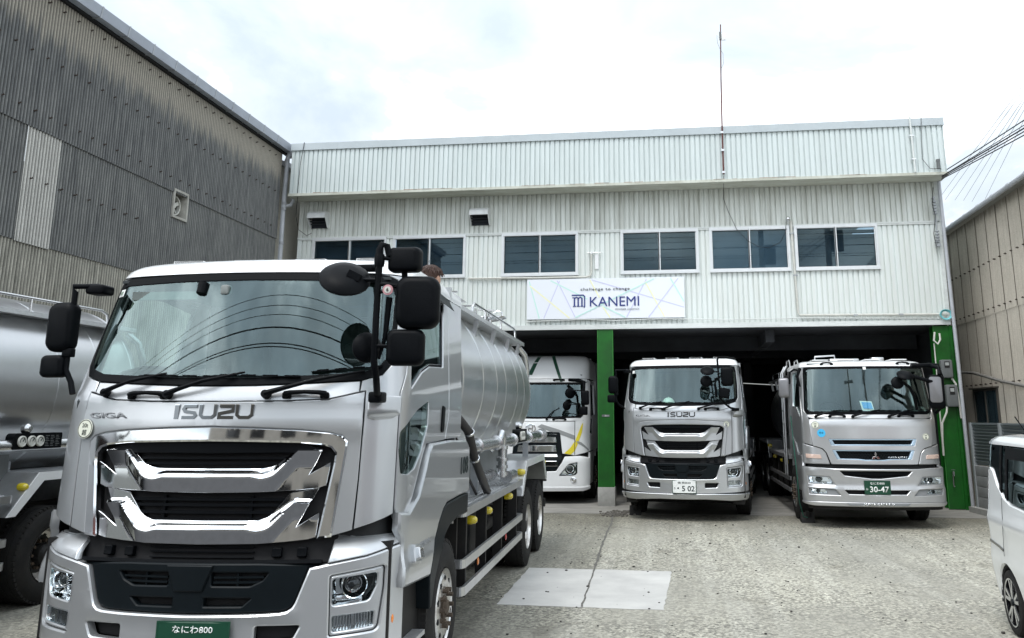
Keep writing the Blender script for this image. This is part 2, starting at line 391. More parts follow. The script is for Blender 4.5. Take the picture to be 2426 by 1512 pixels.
# ================================================================ cab skins
class Skin:
    """a cab's outer skin: s runs round the cab in plan (0 = middle of the front), z is height"""
    def __init__(k, wt, uc, rb, fb, ws):
        k.wt, k.uc, k.rb, k.fb, k.ws = wt, uc, rb, fb, ws
        k.t0 = math.asin(uc/rb); k.vc = rb*(1-math.cos(k.t0)); k.la = rb*k.t0; k.rc = (wt-uc)/(1-math.sin(k.t0))
        k.ve = k.vc+k.rc*math.cos(k.t0); k.se = k.la+k.rc*(math.pi/2-k.t0)
    def plan(k, s):
        a = abs(s); g = 1 if s >= 0 else -1
        if a <= k.la: t = a/k.rb; return g*k.rb*math.sin(t), k.rb*(1-math.cos(t))
        if a <= k.se:
            t = k.t0+(a-k.la)/k.rc; return g*(k.uc+k.rc*(math.sin(t)-math.sin(k.t0))), k.vc+k.rc*(math.cos(k.t0)-math.cos(t))
        return g*k.wt, k.ve+a-k.se
    def P(k, s, z):
        u, v = k.plan(s); return Vector((u*interp(z, k.ws), v+interp(z, k.fb), z))
    def __call__(k, s, z, off=0.):
        p = k.P(s, z)
        if off:
            e = .012; n = (k.P(s+e, z)-k.P(s-e, z)).cross(k.P(s, z+e)-k.P(s, z-e)); n.normalize(); p = p+n*off
        return p
    def side(k, v): return k.se+v-k.ve       # s of a point v behind the front plane, on the side
GK = Skin(1.222, 1.0, 4.0,
    [(.25,.02),(.45,0),(.95,0),(1.05,.03),(1.15,.06),(1.9,.10),(2.12,.12),(2.2,.15),(3.03,.415),(3.08,.46),(3.12,.53),(3.155,.64),(3.18,.85),(3.195,1.15),(3.2,1.4)],
    [(.25,1.0),(1.0,1.02),(1.1,1.0),(2.1,1.0),(3.05,.92),(3.10,.905),(3.15,.875),(3.2,.80)])
BK = Skin(1.25, .98, 2.4, [(.25,.02),(.45,0),(1.3,0)], [(.25,.98),(.5,1.0),(1.3,1.0)])      # the bumper bows more than the cab
def shell(mb, F, s1, zs, n=60, off=0., cap_top=False, cap_bot=False):
    o = len(mb.v); ss = [-s1+2*s1*i/n for i in range(n+1)]
    for z in zs: mb.v += [tuple(F(s, z, off)) for s in ss]
    m = n+1
    for j in range(len(zs)-1): mb.f += [(o+j*m+i, o+j*m+i+1, o+(j+1)*m+i+1, o+(j+1)*m+i) for i in range(n)]
    if cap_top: mb.f.append(tuple(o+(len(zs)-1)*m+i for i in range(m)))
    if cap_bot: mb.f.append(tuple(o+i for i in range(n, -1, -1)))
    return mb
def P_(F, name, m, par, polys, off=0., th=.03, res=.06, ch=.004, both=False, ang=50, label=None, cons=()):
    """one draped part; both=True also makes its mirror image as a second part"""
    r = []
    for k in ((0, 1) if both else (0,)):
        mb = MB(); pp = [mir(p) for p in polys] if k else polys
        oo = (lambda s, z: off(-s, z)) if (k and callable(off)) else off
        patch(mb, F, pp, oo, th, res, ch, cons); o = mb.build(name, m, par, ang, fix=False)
        if label: o['label'] = label
        r.append(o)
    return r if both else r[0]
def mirror_head(mb, c, w, h, d, yaw=0, tilt=0, roll=0, r=.05):
    M = Matrix.Translation(Vector(c)) @ Matrix.Rotation(R(yaw), 4, 'Z') @ Matrix.Rotation(R(tilt), 4, 'X') @ Matrix.Rotation(R(roll), 4, 'Y')
    # front shell bulges, back holds the glass
    n = 6; rings = []
    for t, sc_, y in ((0, .72, -d*.5), (1, .90, -d*.42), (2, .98, -d*.2), (3, 1, .1*d), (4, .99, d*.42), (5, .97, d*.5)):
        W, H = w/2*sc_, h/2*sc_; rr = r*sc_; ring = []
        for cx, cy, st in ((W-rr, H-rr, 0), (-W+rr, H-rr, 90), (-W+rr, -H+rr, 180), (W-rr, -H+rr, 270)):
            for k in range(6): a = R(st+18*k); ring.append(M @ Vector((cx+rr*math.cos(a), y, cy+rr*math.sin(a))))
        rings.append(ring)
    m = len(rings[0]); o = len(mb.v)
    for rg in rings: mb.v += [tuple(p) for p in rg]
    mb.f.append(tuple(o+i for i in range(m))); mb.f.append(tuple(o+5*m+i for i in range(m-1, -1, -1)))
    for j in range(5): mb.f += [(o+j*m+i, o+(j+1)*m+i, o+(j+1)*m+(i+1) % m, o+j*m+(i+1) % m) for i in range(m)]
    return M
def mirror_part(par, name, c, w, h, d=.09, yaw=0, tilt=0, roll=0, r=.05, m=None):
    mb = MB(); M = mirror_head(mb, c, w, h, d, yaw, tilt, roll, r); o = mb.build(name, m or PLAS, par, 50)
    g = MB(); g.rbox(-w*.44, w*.44, d*.5, d*.5+.006, -h*.45, h*.45, r=r*.8, M=M); g.build('mirror_glass', CHROME, o)
    return o
def dish_part(par, c, nrm, r, d=.05):
    mb = MB(); mb.lathe([(0,-d), (r*.5,-d*.92), (r*.85,-d*.5), (r,0), (r,.012), (r*.94,.014), (0,.014)], c, nrm, 28); o = mb.build('round_mirror', PLAS, par, 40)
    g = MB(); g.lathe([(r*.93,.016), (r*.5,.022), (0,.024)], c, nrm, 28); g.build('mirror_glass', CHROME, o); return o
def wiper(F, par, p0, p1, b0, b1, off=.03):
    a = MB(); A = F(*p0, off+.02); B = F(*p1, off); md = F((p0[0]+p1[0])/2, (p0[1]+p1[1])/2, off+.05)
    a.tube([F(*p0, .0), A, A*.6+md*.4+Vector((0,-.01,0)), md, md*.4+B*.6, B], [.022,.020,.016,.013,.010,.008], 8)
    a.lathe([(0,.03), (.026,.028), (.03,0), (.03,-.03)], F(*p0, off), (0,-1,.2), 14)
    o = a.build('wiper', PLAS, par, 40)
    b = MB(); n = 12; pts = [(b0[0]+(b1[0]-b0[0])*i/n, b0[1]+(b1[1]-b0[1])*i/n) for i in range(n+1)]
    for i in range(n):
        b.bar(F(*pts[i], .010), F(*pts[i+1], .010), .007, .016, up=(0,-1,0))
    for i in (1, 4, 7, 10): b.bar(F(*pts[i], .022), F(*pts[min(n, i+2)], .022), .012, .010, up=(0,-1,0))
    b.build('blade', PLAS, o); return o
def handle(F, par, s0, s1, z, off=.035, m=None):
    a = MB(); A = F(s0, z, off); B = F(s1, z, off); pts = [F(s0-.0, z, 0), F(s0, z+.004, off*.8), F(s0+.03, z+.008, off+.004), F((s0+s1)/2, z+.010, off+.01), F(s1-.03, z+.008, off+.004), F(s1, z+.004, off*.8), F(s1, z, 0)]
    a.tube(pts, [.024,.022,.016,.014,.016,.022,.024], 10)
    for s in (s0, s1): a.rbox(-.03, .03, -.012, .012, -.022, .022, .012, M=Matrix.Translation(F(s, z, .008)))
    return a.build('grab_handle', m or PLAS, par, 50)
def cell(F, par, name, poly, off, depth, kind='head', m=None):
    """a lamp cell: dark bowl with reflectors, closed by a lens"""
    cx = sum(p[0] for p in poly)/len(poly); cz = sum(p[1] for p in poly)/len(poly); w = max(p[0] for p in poly)-min(p[0] for p in poly); h = max(p[1] for p in poly)-min(p[1] for p in poly)
    sh = lambda k: [(cx+(a-cx)*k, cz+(b-cz)*k) for a, b in poly]
    b = MB(); pd = dens(poly, .05); n = len(pd); lv = [(1, 0), (.97, .6), (.85, 1)]; o = len(b.v)
    for k, d in lv: b.v += [tuple(F(cx+(p[0]-cx)*k, cz+(p[1]-cz)*k, off-depth*d)) for p in pd]
    for j in range(2): b.f += [(o+j*n+i, o+j*n+(i+1) % n, o+(j+1)*n+(i+1) % n, o+(j+1)*n+i) for i in range(n)]
    b.f.append(tuple(o+2*n+i for i in range(n)))
    o_ = b.build(name, m or CHROME, par, 40)
    if kind == 'head':
        rr = h*.42; c = F(cx-w*.06, cz+h*.10, off-depth*.45); nn = (F(cx, cz, .1)-F(cx, cz, 0)).normalized()
        k = MB(); k.lathe([(rr*1.05,-.02), (rr*1.08,.02), (rr,.024), (rr*.92,.0), (rr*.72,-.03), (0,-.035)], c, nn, 28); k.build('reflector', CHROME, par)
        k = MB(); k.lathe([(rr*.62,-.02), (rr*.6,.005), (rr*.42,.02), (0,.028)], c, nn, 24); k.build('projector', GLOSSB, par)
        k = MB(); patch(k, F, [rnd([(min(p[0] for p in poly)+w*.1, min(p[1] for p in poly)+h*.08), (max(p[0] for p in poly)-w*.25, min(p[1] for p in poly)+h*.10), (max(p[0] for p in poly)-w*.3, cz-h*.25), (min(p[0] for p in poly)+w*.1, cz-h*.28)], .01)], off-depth*.6, .02, .05); k.build('reflector', STEEL, par)
    elif kind == 'pair':
        x0 = min(p[0] for p in poly); k = MB()
        for i in range(13):
            s = x0+w*(.06+.88*i/12)
            if abs(s-cx) > w*.05: stroke(k, F, [(s, cz-h*.42), (s, cz+h*.42)], w*.03, off-depth*.35, .012)
        stroke(k, F, [(cx, cz-h*.48), (cx, cz+h*.48)], w*.07, off-.006, .03); k.build('reflector', STEEL, par)
    l = MB(); patch(l, F, [sh(.995)], off-.004, .004, .05, .003); l.build('lens', LENS, par, fix=False)
    return o_
# ================================================================ wheels
def wheel(par, u, v, side, front=False, r=.515, dual=False):
    """side = +1/-1: which way the outside faces"""
    ax = (side, 0, 0); c = (u, v, r)
    h = MB()
    if front:
        h.lathe([(0,.035), (.055,.035), (.06,.02), (.085,.015), (.09,-.02)], c, ax, 24); q = .135
    else:
        h.lathe([(0,-.02), (.07,-.02), (.085,-.05), (.105,-.06), (.11,-.14), (.2,-.145)], c, ax, 24); q = .145
    h.add([], [])
    o = h.build('wheel', CHASSIS if not front else RUST, par, 40)
    k = MB()
    for i in range(10):
        a = 2*math.pi*i/10; dy, dz = q*math.cos(a), q*math.sin(a); x0 = (.0 if front else -.145)
        k.cyl((u+side*(x0-.01), v+dy, r+dz), (u+side*(x0+.05), v+dy, r+dz), .018, 6)
    k.split('wheel_nut', RUST, o)
    # tyre
    w = .275; prof = [(.285,-.004-.02), (.30,.0), (.34,.012), (.40,.016), (.455,.004), (.487,-.012), (.505,-.03)]
    tp = [(a*r/.515, b) for a, b in prof]; tp += [(r, -.045), (r, -.09), (r*.985, -.093), (r*.985, -.102), (r, -.105), (r, -w+.105), (r*.985, -w+.102), (r*.985, -w+.093), (r, -w+.09), (r, -w+.045)] + [(a*r/.515, -w-b) for a, b in prof[::-1]]
    t = MB(); t.lathe(tp, c, ax, 56)
    for i in range(56):                    # shoulder tread blocks
        a = 2*math.pi*(i+.5)/56; d = Vector((0, math.cos(a), math.sin(a))); tt = Vector((0, -math.sin(a), math.cos(a)))
        for x in (-.012, -w+.012):
            p = Vector(c)+Vector((side*(x-.018 if x > -.1 else x+.018), 0, 0))+d*(r-.012)
            t.bar(p-tt*.019, p+tt*.019, .036, .026, up=d)
    if dual: t.lathe([(a, b-w-.05) for a, b in tp], c, ax, 56)
    t.build('tyre', RUBBER, o, 35)
    m = MB()
    if front:
        m.lathe([(.292,.004), (.286,-.012), (.265,-.03), (.255,-.015), (.235,.004), (.20,.012), (.17,.008), (.10,-.002), (.085,-.002)], c, ax, 48)
    else:
        m.lathe([(.292,.004), (.286,-.012), (.272,-.03), (.268,-.10), (.25,-.135), (.20,-.155), (.12,-.15)], c, ax, 48)
    m.build('rim', RIM, o, 30)
    hh = MB()
    for i in range(10 if front else 8):
        a = 2*math.pi*(i+.5)/(10 if front else 8); dy, dz = .215*math.cos(a), .215*math.sin(a); x0 = .011 if front else -.147
        hh.cyl((u+side*(x0-.03), v+dy, r+dz), (u+side*(x0+.0), v+dy, r+dz), .024, 12)
    hh.build('hand_holes', VOID, o)
    return o
# ================================================================ cab common: chassis under a cab
def cab_liner(F, par, z0, z1, s1, off=-.09, m=LINER):
    mb = MB(); zs = [z0+(z1-z0)*i/10 for i in range(11)]; shell(mb, F, s1, zs, 70, off, cap_bot=True); return mb.build('inner_shell', m, par, 60)
def interior(F, par, vr, zf=1.75, steer=-.55, w=1.08):
    i = MB(); i.box(-w, w, .35, vr-.05, zf-.05, zf); i.box(-w, w, vr-.08, vr-.05, zf, 3.0); i.box(-w*.95, w*.95, .55, vr-.05, 2.98, 3.0); o = i.build('cab_interior', DASH, par)
    d = MB(); pts = [(.30, zf), (.27, zf+.36), (.34, zf+.43), (.62, zf+.44), (.78, zf+.34), (.80, zf)]
    d.prism(pts, lambda a, b: (-w, a, b), lambda a, b: (w, a, b)); d.rbox(steer-.25, steer+.25, .45, .80, zf+.38, zf+.50, .05, 'x'); d.build('dashboard', DASH, o)
    s = MB(); c = Vector((steer, .88, zf+.52)); nrm = Vector((0,-.55,.83)).normalized(); e1 = Vector((1,0,0)); e2 = nrm.cross(e1)
    s.tube([c+e1*.225*math.cos(2*math.pi*k/28)+e2*.225*math.sin(2*math.pi*k/28) for k in range(28)], .017, 8, closed=True)
    for a in (0, math.pi, -math.pi/2): s.bar(c, c+(e1*math.cos(a)+e2*math.sin(a))*.22, .035, .02, up=nrm)
    s.lathe([(0,.03), (.06,.025), (.075,0)], c, nrm, 16); s.cyl(c, c+Vector((0,-.18,-.3)), .035, 10); s.build('steering_wheel', PLAS, o)
    for x in (-.58, .58):
        q = MB(); q.rbox(x-.25, x+.25, 1.15, 1.6, zf+.05, zf+.25, .06, 'x'); q.rbox(x-.25, x+.25, 1.52, 1.68, zf+.2, zf+.85, .06, 'y'); q.rbox(x-.13, x+.13, 1.56, 1.66, zf+.88, zf+1.08, .04, 'y'); q.build('seat', SEAT, o)
    return o
# ================================================================ first-type cab
def giga_cab(T, chrome, num_front, full=True):
    F = GK; CH = CHROME if chrome else SILVER
    cab_liner(F, T, 1.02, 2.16, 2.95)
    b = MB(); shell(b, BK, 1.75, [.45, .75, 1.0, 1.12], 60, -.13, cap_bot=True); b.build('lower_frame', CHASSIS, T)
    # windshield
    fo = sym([(0,2.207),(.25,2.209),(.60,2.222),(.963,2.243),(1.10,2.285),(1.168,2.36),(1.20,2.6),(1.214,2.90),(1.19,2.985),(1.09,3.012),(.6,3.02),(0,3.022)])
    fi = sym([(0,2.262),(.25,2.264),(.60,2.277),(.95,2.297),(1.07,2.335),(1.128,2.40),(1.162,2.62),(1.176,2.86),(1.15,2.93),(1.06,2.952),(.6,2.962),(0,2.965)])
    P_(F, 'windshield_frame', PLAS, T, [fo, fi], 0, .03, .05)
    P_(F, 'windshield', WGLASS, T, [fi], -.006, .003, .04, .001)
    # roof: white paint stands in for bright sky reflected on silver
    mb = MB(); zs = [3.024,3.05,3.08,3.10,3.12,3.14,3.155,3.17,3.18,3.19,3.195,3.2]; n = 64; s1 = F.side(2.1)
    shell(mb, F, s1, zs, n, .004, cap_top=True)
    # close the rear
    mb.box(-1.02, 1.02, 2.02, 2.06, 2.9, 3.17); r = mb.build('roof', WHITE, T, 40)
    k = MB()
    for x in (-.75, -.25, .25, .75): k.rbox(x-.13, x+.13, .95, 1.75, 3.196, 3.222, .02, 'y')
    k.split('roof_rib', WHITE, r)
    # cowl, hood
    cow = sym([(0,2.103),(.46,2.106),(.755,2.118),(.86,2.142),(.952,2.165),(.952,2.236),(.60,2.216),(.25,2.203),(0,2.201)])
    P_(F, 'cowl_panel', SILVER, T, [cow], .0, .03, .05)
    rt = [(.984,2.168),(.86,2.135),(.76,2.111),(.46,2.099),(0,2.096)]
    gro = [(0,1.940),(.30,1.931),(.604,1.918),(.78,1.901),(.868,1.880),(.905,1.840),(.900,1.77),(.842,1.25)]
    hood = [(.842,1.25),(.968,1.285),(.984,1.60),(.990,1.93),(.990,2.165)]+rt[1:]+[(-a, b) for a, b in rt[::-1][1:]]
    hood = hood[:-1]+[(-.990,2.165),(-.990,1.93),(-.984,1.60),(-.968,1.285),(-.842,1.25)]+[(-a, b) for a, b in gro[::-1][1:]]+gro[1:-1]
    P_(F, 'front_panel', SILVER, T, [hood], lambda s, z: .004 + .012*max(0, 1-abs(z-1.95)/.12), .03, .045)
    gri = [(0,1.842),(.313,1.838),(.592,1.832),(.745,1.818),(.800,1.800),(.829,1.765),(.825,1.70),(.752,1.235)]
    ring = [(.752,1.235),(.842,1.243)]+gro[::-1][1:]+[(-a, b) for a, b in gro[1:-1]]+[(-.842,1.243),(-.752,1.235)]+[(-a, b) for a, b in gri[::-1][1:]]+gri[1:-1]
    P_(F, 'grille_surround', CH, T, [ring], lambda s, z: .012, .05, .035, .012)
    # grille opening
    g = MB(); patch(g, F, [sym([(0,1.17),(.76,1.20),(.84,1.80),(.60,1.85),(0,1.86)])], -.07, .02, .08); go = g.build('grille_back', VOID, T, fix=False)
    g = MB()
    for z in (1.28,1.315,1.35,1.395,1.44,1.475): stroke(g, F, [(-.62+.1*i, z) for i in range(13)]+[(.62, z)], .018, -.035, .03)
    for z in (1.70,1.735): stroke(g, F, [(-.5+.1*i, z) for i in range(11)], .014, -.035, .03)
    for s in (-.3, .3): stroke(g, F, [(s, 1.24), (s, 1.5)], .02, -.045, .03)
    patch(g, F, [sym([(0,1.765),(.62,1.77),(.75,1.79),(.60,1.833),(0,1.84)])], -.02, .03, .08)
    g.build('grille_slat', PLAS, T, fix=False)
    def tl(s, t0):      # height of a blade's top edge
        a = abs(s); return t0 if a < .36 else t0+.125*((a-.36)/.23)**1.25 if a < .59 else t0+.125
    def wf(s):
        a = abs(s); return .045+.025*max(0, min(1, (a-.30)/.12)) if a < .45 else max(.012, .07-.058*(a-.45)/.13)
    def bo(t0):
        def f(s, z):
            d = tl(s, t0)-z; w = wf(s); t = min(1, max(0, d/(w*1.25))); return -.030+.050*t*t*(3-2*t)-.030*max(0, min(1, (d-w*1.2)/.10))
        return f
    b1 = [(0,1.515),(.345,1.520),(.61,1.533),(.735,1.545),(.785,1.562),(.805,1.712),(.668,1.630),(.712,1.706),(.750,1.788),(.587,1.800),(.463,1.700),(.42,1.683),(.36,1.672),(0,1.670)]
    b2 = [(0,1.198),(.377,1.203),(.556,1.215),(.690,1.228),(.742,1.242),(.757,1.398),(.612,1.304),(.665,1.40),(.739,1.546),(.554,1.515),(.455,1.395),(.42,1.368),(.36,1.347),(0,1.345)]
    for bl, t0 in ((b1, 1.672), (b2, 1.347)):
        cl = [(s/50, tl(s/50, t0)-wf(s/50)) for s in range(-36, 37)]
        P_(F, 'grille_blade', CH, T, [sym(bl)], bo(t0), .03, .013, .003, ang=60)
    # lettering
    zc, h, w = 2.032, .094, .018; Lm = MB(); o_ = .016
    def ST(p): stroke(Lm, F, p, .020, o_, .014)
    stroke(Lm, F, [(-.255,zc-h/2), (-.255,zc+h/2)], .030, o_, .014)
    ST([(-.115,zc+h/2-.010), (-.195,zc+h/2-.010), (-.207,zc+.018), (-.195,zc+.002), (-.130,zc-.006), (-.118,zc-.022), (-.130,zc-h/2+.010), (-.215,zc-h/2+.010)])
    for x in (-.085, .165):
        ST([(x,zc+h/2), (x,zc-.020), (x+.020,zc-h/2+.010), (x+.080,zc-h/2+.010), (x+.100,zc-.020), (x+.100,zc+h/2)])
    ST([(.045,zc+h/2-.010), (.135,zc+h/2-.010), (.135,zc+.006), (.045,zc-.012), (.045,zc-h/2+.010), (.142,zc-h/2+.010)])
    Lm.build('maker_lettering', DCHROME, T, 30)
    Le = MB(); stroke(Le, F, [(-.255,zc+h/2-.004),(-.255,zc+h/2+.004)], .034, o_+.001, .015)
    for a, b in ((-.205,-.113), (-.096,-.074), (.004,.026), (.043,.146), (.154,.176), (.254,.276)): stroke(Le, F, [(a,zc+h/2),(b,zc+h/2)], .005, o_+.001, .015)
    Le.build('lettering_edge', CHROME, T)
    text('model_lettering', 'GIGA', F, -.775, 2.01, .040, GREYDEC if chrome else DCHROME, T, w=.31, off=.016, th=.003, bold=.02, shear=-.25)
    # corner panels with windshield pillars
    cp = [(.980,1.290),(1.10,1.325),(1.203,1.357),(1.244,1.371),(1.246,1.84),(1.246,2.16),(1.30,2.30),(1.335,2.6),(1.375,2.97),(1.38,3.02),(1.05,3.02),(1.10,3.016),(1.195,2.988),(1.219,2.90),(1.205,2.6),(1.173,2.355),(1.103,2.280),(.968,2.240),(.960,2.168),(.998,2.172),(.998,1.93),(.992,1.60)]
    P_(F, 'corner_panel', SILVER, T, [cp], 0, .03, .05, both=True)
    br = rnd([(1.018,1.995),(1.06,1.978),(1.183,1.985),(1.221,2.017),(1.223,2.125),(1.018,2.127)], .012)
    P_(F, 'mirror_base_cover', SILVER, T, [br], lambda s, z: .012+.045*max(0, min(1, (z-1.985)/.03)), .05, .02, .008)
    # bumper
    F = BK
    up = [(.842,1.092),(1.074,1.128),(1.262,1.172),(1.345,1.185),(1.345,1.235),(1.262,1.236),(1.161,1.236),(1.022,1.232),(.892,1.258)]
    P_(F, 'bumper_shelf', SILVER2, T, [up], lambda s, z: .050-.14*max(0, min(1, (z-1.10-.09*max(0, abs(s)-.85))/.14))**1.6, .04, .03, .006, both=True, ang=60)
    hlo = rnd([(.857,1.016),(1.185,1.060),(1.198,1.045),(1.196,.92),(1.165,.690),(1.140,.668),(.868,.652)], .018)
    intk = rnd([(.43,.640),(.655,.648),(.70,.733),(.43,.736)], .02)
    bmain = [(0,.535),(.6,.540),(1.10,.56),(1.345,.58),(1.345,.9),(1.345,1.178),(1.262,1.165),(1.074,1.120),(.842,1.084),(.735,1.064),(.662,.865),(.645,.835),(.615,.815),(.57,.807),(.44,.803),(0,.799)]
    P_(F, 'bumper', SILVER2, T, [sym(bmain), hlo, mir(hlo), intk, mir(intk)], lambda s, z: .045+.012*max(0, 1-abs(z-.80)/.05)*(abs(s) < .7), .06, .045, .010, ang=45)
    lipp = [(0,.425),(.45,.43),(.95,.40),(1.33,.41),(1.38,.44),(1.35,.53),(.6,.530),(0,.525)]
    P_(F, 'bumper_lip', SILVER2, T, [sym(lipp)], lambda s, z: .06-.04*max(0, min(1, (.53-z)/.12)), .05, .05, .01)
    for k in (1, -1):
        q = MB(); patch(q, F, [intk if k == 1 else mir(intk)], -.03, .02, .06); q.build('lower_intake', VOID, T, fix=False)
    bg_ = sym([(0,.806),(.44,.810),(.565,.813),(.612,.822),(.640,.842),(.656,.87),(.728,1.066),(.80,1.080),(.42,1.096),(0,1.098)])
    vh = rnd([(.14,.965),(.38,.962),(.455,.995),(.492,1.042),(.135,1.046)], .012); vl = rnd([(.10,.845),(.34,.845),(.395,.893),(.10,.896)], .008)
    gb = P_(F, 'lower_grille', PLASD, T, [bg_, vh, mir(vh), vl, mir(vl)], .02, .05, .05, .008)
    q = MB()
    for k in (1, -1):
        for p in (vh, vl): patch(q, F, [p if k == 1 else mir(p)], -.025, .02, .08)
    q.split('vent_back', VOID, gb)
    q = MB()
    for k in (1, -1):
        for z in (.985, 1.015): stroke(q, F, [(k*.15, z), (k*.3, z), (k*.46, z)], .012, .008, .02)
        stroke(q, F, [(k*.3, .965), (k*.3, 1.04)], .012, .004, .02)
    patch(q, F, [rnd(sym([(0,.935),(.090,.935),(.150,1.088),(0,1.089)]), .004)], .034, .03, .05, .006); q.build('vent_slat', PLASD, gb, fix=False)
    F = GK
    q = MB(); patch(q, F, [sym([(0,1.10),(.86,1.10),(.88,1.26),(.7,1.24),(0,1.215)])], -.06, .02, .08)
    q.build('radiator_recess', VOID, T, fix=False)
    q = MB(); stroke(q, F, [(-.8+.16*i, 1.096+.0) for i in range(11)], .022, .03, .06)
    for k in (-.66, -.5, .5, .66): patch(q, F, [rnd([(k-.03,1.13),(k+.03,1.13),(k+.03,1.18),(k-.03,1.18)], .01)], -.02, .04, .05)
    for z in (1.13, 1.155, 1.18): stroke(q, F, [(-.35+.1*i, z) for i in range(8)], .006, -.035, .02)
    q.build('radiator_bar', PLAS, T, fix=False)
    # headlights
    F = BK
    lp = rnd([(.882,.833),(1.10,.853),(1.146,.945),(1.150,1.018),(.876,.992)], .022); lw = rnd([(.890,.680),(1.132,.698),(1.136,.785),(.884,.770)], .012)
    for k in (1, -1):
        M_ = (lambda p: p) if k == 1 else mir
        hb = P_(F, 'headlight', SILVER2, T, [M_(rnd([(.863,1.010),(1.183,1.053),(1.192,1.040),(1.190,.92),(1.159,.694),(1.136,.674),(.874,.658)], .016)), M_(lp), M_(lw)], .034, .03, .03, .010)
        cell(F, hb, 'lamp_bowl', M_(lp), .030, .11, 'head'); cell(F, hb, 'turn_signal', M_(lw), .030, .05, 'pair')
    # doors and side glass
    F = GK; S = F.side
    win = [(1.40,2.19),(S(.70),2.325),(S(.93),2.382),(S(1.385),2.40),(S(1.385),2.965),(S(.9),2.985),(1.43,2.975),(1.385,2.6)]
    low = rnd([(1.30,1.62),(S(.43),1.61),(S(.60),1.64),(S(.75),1.74),(S(.92),1.93),(S(.915),2.115),(S(.62),2.05),(S(.42),1.975),(1.275,1.90),(1.262,1.80)], .02)
    door = [(1.256,1.40),(1.30,1.33),(S(.41),1.30),(S(.6),1.46),(S(.80),1.70),(S(.90),1.80),(S(1.50),1.815),(S(1.60),2.0),(S(1.56),3.00),(S(.6),3.02),(1.39,3.02),(1.345,2.6),(1.312,2.30),(1.256,2.16)]
    for k in (1, -1):
        M_ = (lambda p: p) if k == 1 else mir
        d = P_(F, 'door', SILVER, T, [M_(door), M_(rnd(win, .02)), M_(low)], .0, .05, .05, .006)
        q = MB(); patch(q, F, [M_(rnd([(a+(.012 if a < 1.9 else -.012)*0, b) for a, b in win], .02)), M_([(a+(-.022 if a > S(1.0) else .022), b+(.025 if b < 2.5 else -.022)) for a, b in win])], -.008, .03, .06); q.build('window_seal', GLOSSB, d, fix=False)
        q = MB(); patch(q, F, [M_(win)], -.02, .003, .08, .001); q.build('side_window', SGLASS, d, fix=False)
        q = MB(); patch(q, F, [M_(low)], -.010, .003, .06, .001); q.build('lower_window', SGLASS, d, fix=False)
        q = MB(); patch(q, F, [M_(rnd([(S(1.33),1.88),(S(1.42),1.87),(S(1.44),2.08),(S(1.35),2.09)], .03))], .012, .02, .03, .008); q.build('door_handle', PLAS, d, fix=False)
        q = MB(); sv = [(S(.55),3.02),(S(1.0),3.035),(S(1.50),3.01),(S(1.50),2.90),(S(1.0),2.945),(S(.55),2.955)]
        patch(q, F, [M_(sv)], lambda s, z: .02+.05*max(0, min(1, (3.0-z)/.1)), .004, .05, .001); q.build('rain_visor', PLASD, d, fix=False)
        P_(F, 'rear_pillar', SILVER, T, [M_([(S(1.51),1.82),(S(2.1),1.82),(S(2.1),3.02),(S(1.57),3.02),(S(1.61),2.0)])], 0, .05, .06)
        fl = [(1.27,1.26),(S(.30)+.02,1.22),(S(.355),.905),(S(.98),.865),(S(1.03),.86),(S(1.10),1.0),(S(1.27),1.19),(S(1.40),1.275),(S(1.54),1.32),(S(2.02),1.335),(S(2.40),1.335),(S(2.40),1.42),(S(2.36),1.73),(S(2.24),1.79),(S(1.57),1.808),(S(.985),1.80),(S(.89),1.752),(S(.80),1.62),(S(.649),1.452),(S(.41),1.36),(1.27,1.375)]
        sp = P_(F, 'step_panel', SILVER, T, [M_(fl)], lambda s, z: .035, .06, .05, .016)
        q = MB(); ar = [(S(1.05),.84),(S(1.12),1.0),(S(1.29),1.185),(S(1.42),1.265),(S(1.56),1.308),(S(2.02),1.322),(S(2.40),1.322),(S(2.40),1.15),(S(2.02),1.16),(S(1.72),1.13),(S(1.50),1.05),(S(1.34),.95),(S(1.22),.80),(S(1.16),.62),(S(1.10),.62)]
        patch(q, F, [M_(ar)], .028, .25, .06, .01); q.build('wheel_arch', PLASD, T, fix=False)
        q = MB(); patch(q, F, [M_(rnd([(S(.50),1.02),(S(.66),1.0),(S(.66),1.125),(S(.50),1.145)], .012))], .060, .03, .03, .008); sl = q.build('side_lamp', SILVER, T, fix=False)
        q = MB(); patch(q, F, [M_(rnd([(S(.54),1.035),(S(.645),1.02),(S(.645),1.11),(S(.54),1.125)], .008))], .085, .03, .03, .006); q.build('lens', STEEL, sl, fix=False)
        # entry step behind the bumper
        q = MB(); q.box(k*.95, k*1.16, .34, 1.16, .32, .86); q.box(k*1.0, k*1.19, .3, .36, .45, 1.2); q.build('step_well', CHASSIS, T)
        q = MB(); q.box(k*1.0, k*1.25, .42, 1.02, .47, .50); q.build('entry_step', ALUSTEP, T)
        q = MB(); q.ball((k*1.20, .36, .72), .012, .03, .045); q.build('marker_lamp', AMBER, T)
        q = MB(); q.box(k*.80, k*1.16, 2.42, 2.46, .35, 1.2); q.box(k*.7, k*1.2, 1.15, 2.44, 1.16, 1.19); q.build('mudguard', CHASSIS, T)
    if num_front:
        text('side_number', num_front, F, S(2.14), 1.58, .145, INK, T, w=.29, off=.042, th=.004, bold=.0)
        text('model_lettering', 'GIGA', F, S(.88), 1.105, .045, GREYDEC, T, w=.30, off=.038, th=.002, bold=.02, shear=-.2)
    rr = MB(); rr.box(-1.2, 1.2, 2.06, 2.1, 1.1, 2.2); rr.box(-1.13, 1.13, 2.06, 2.1, 2.2, 3.15); rr.build('rear_wall', SILVER, T)
    interior(F, T, 2.05)
    # wipers and handles
    wiper(F, T, (-.84,2.155), (-.40,2.285), (-.62,2.275), (-.02,2.262), .02)
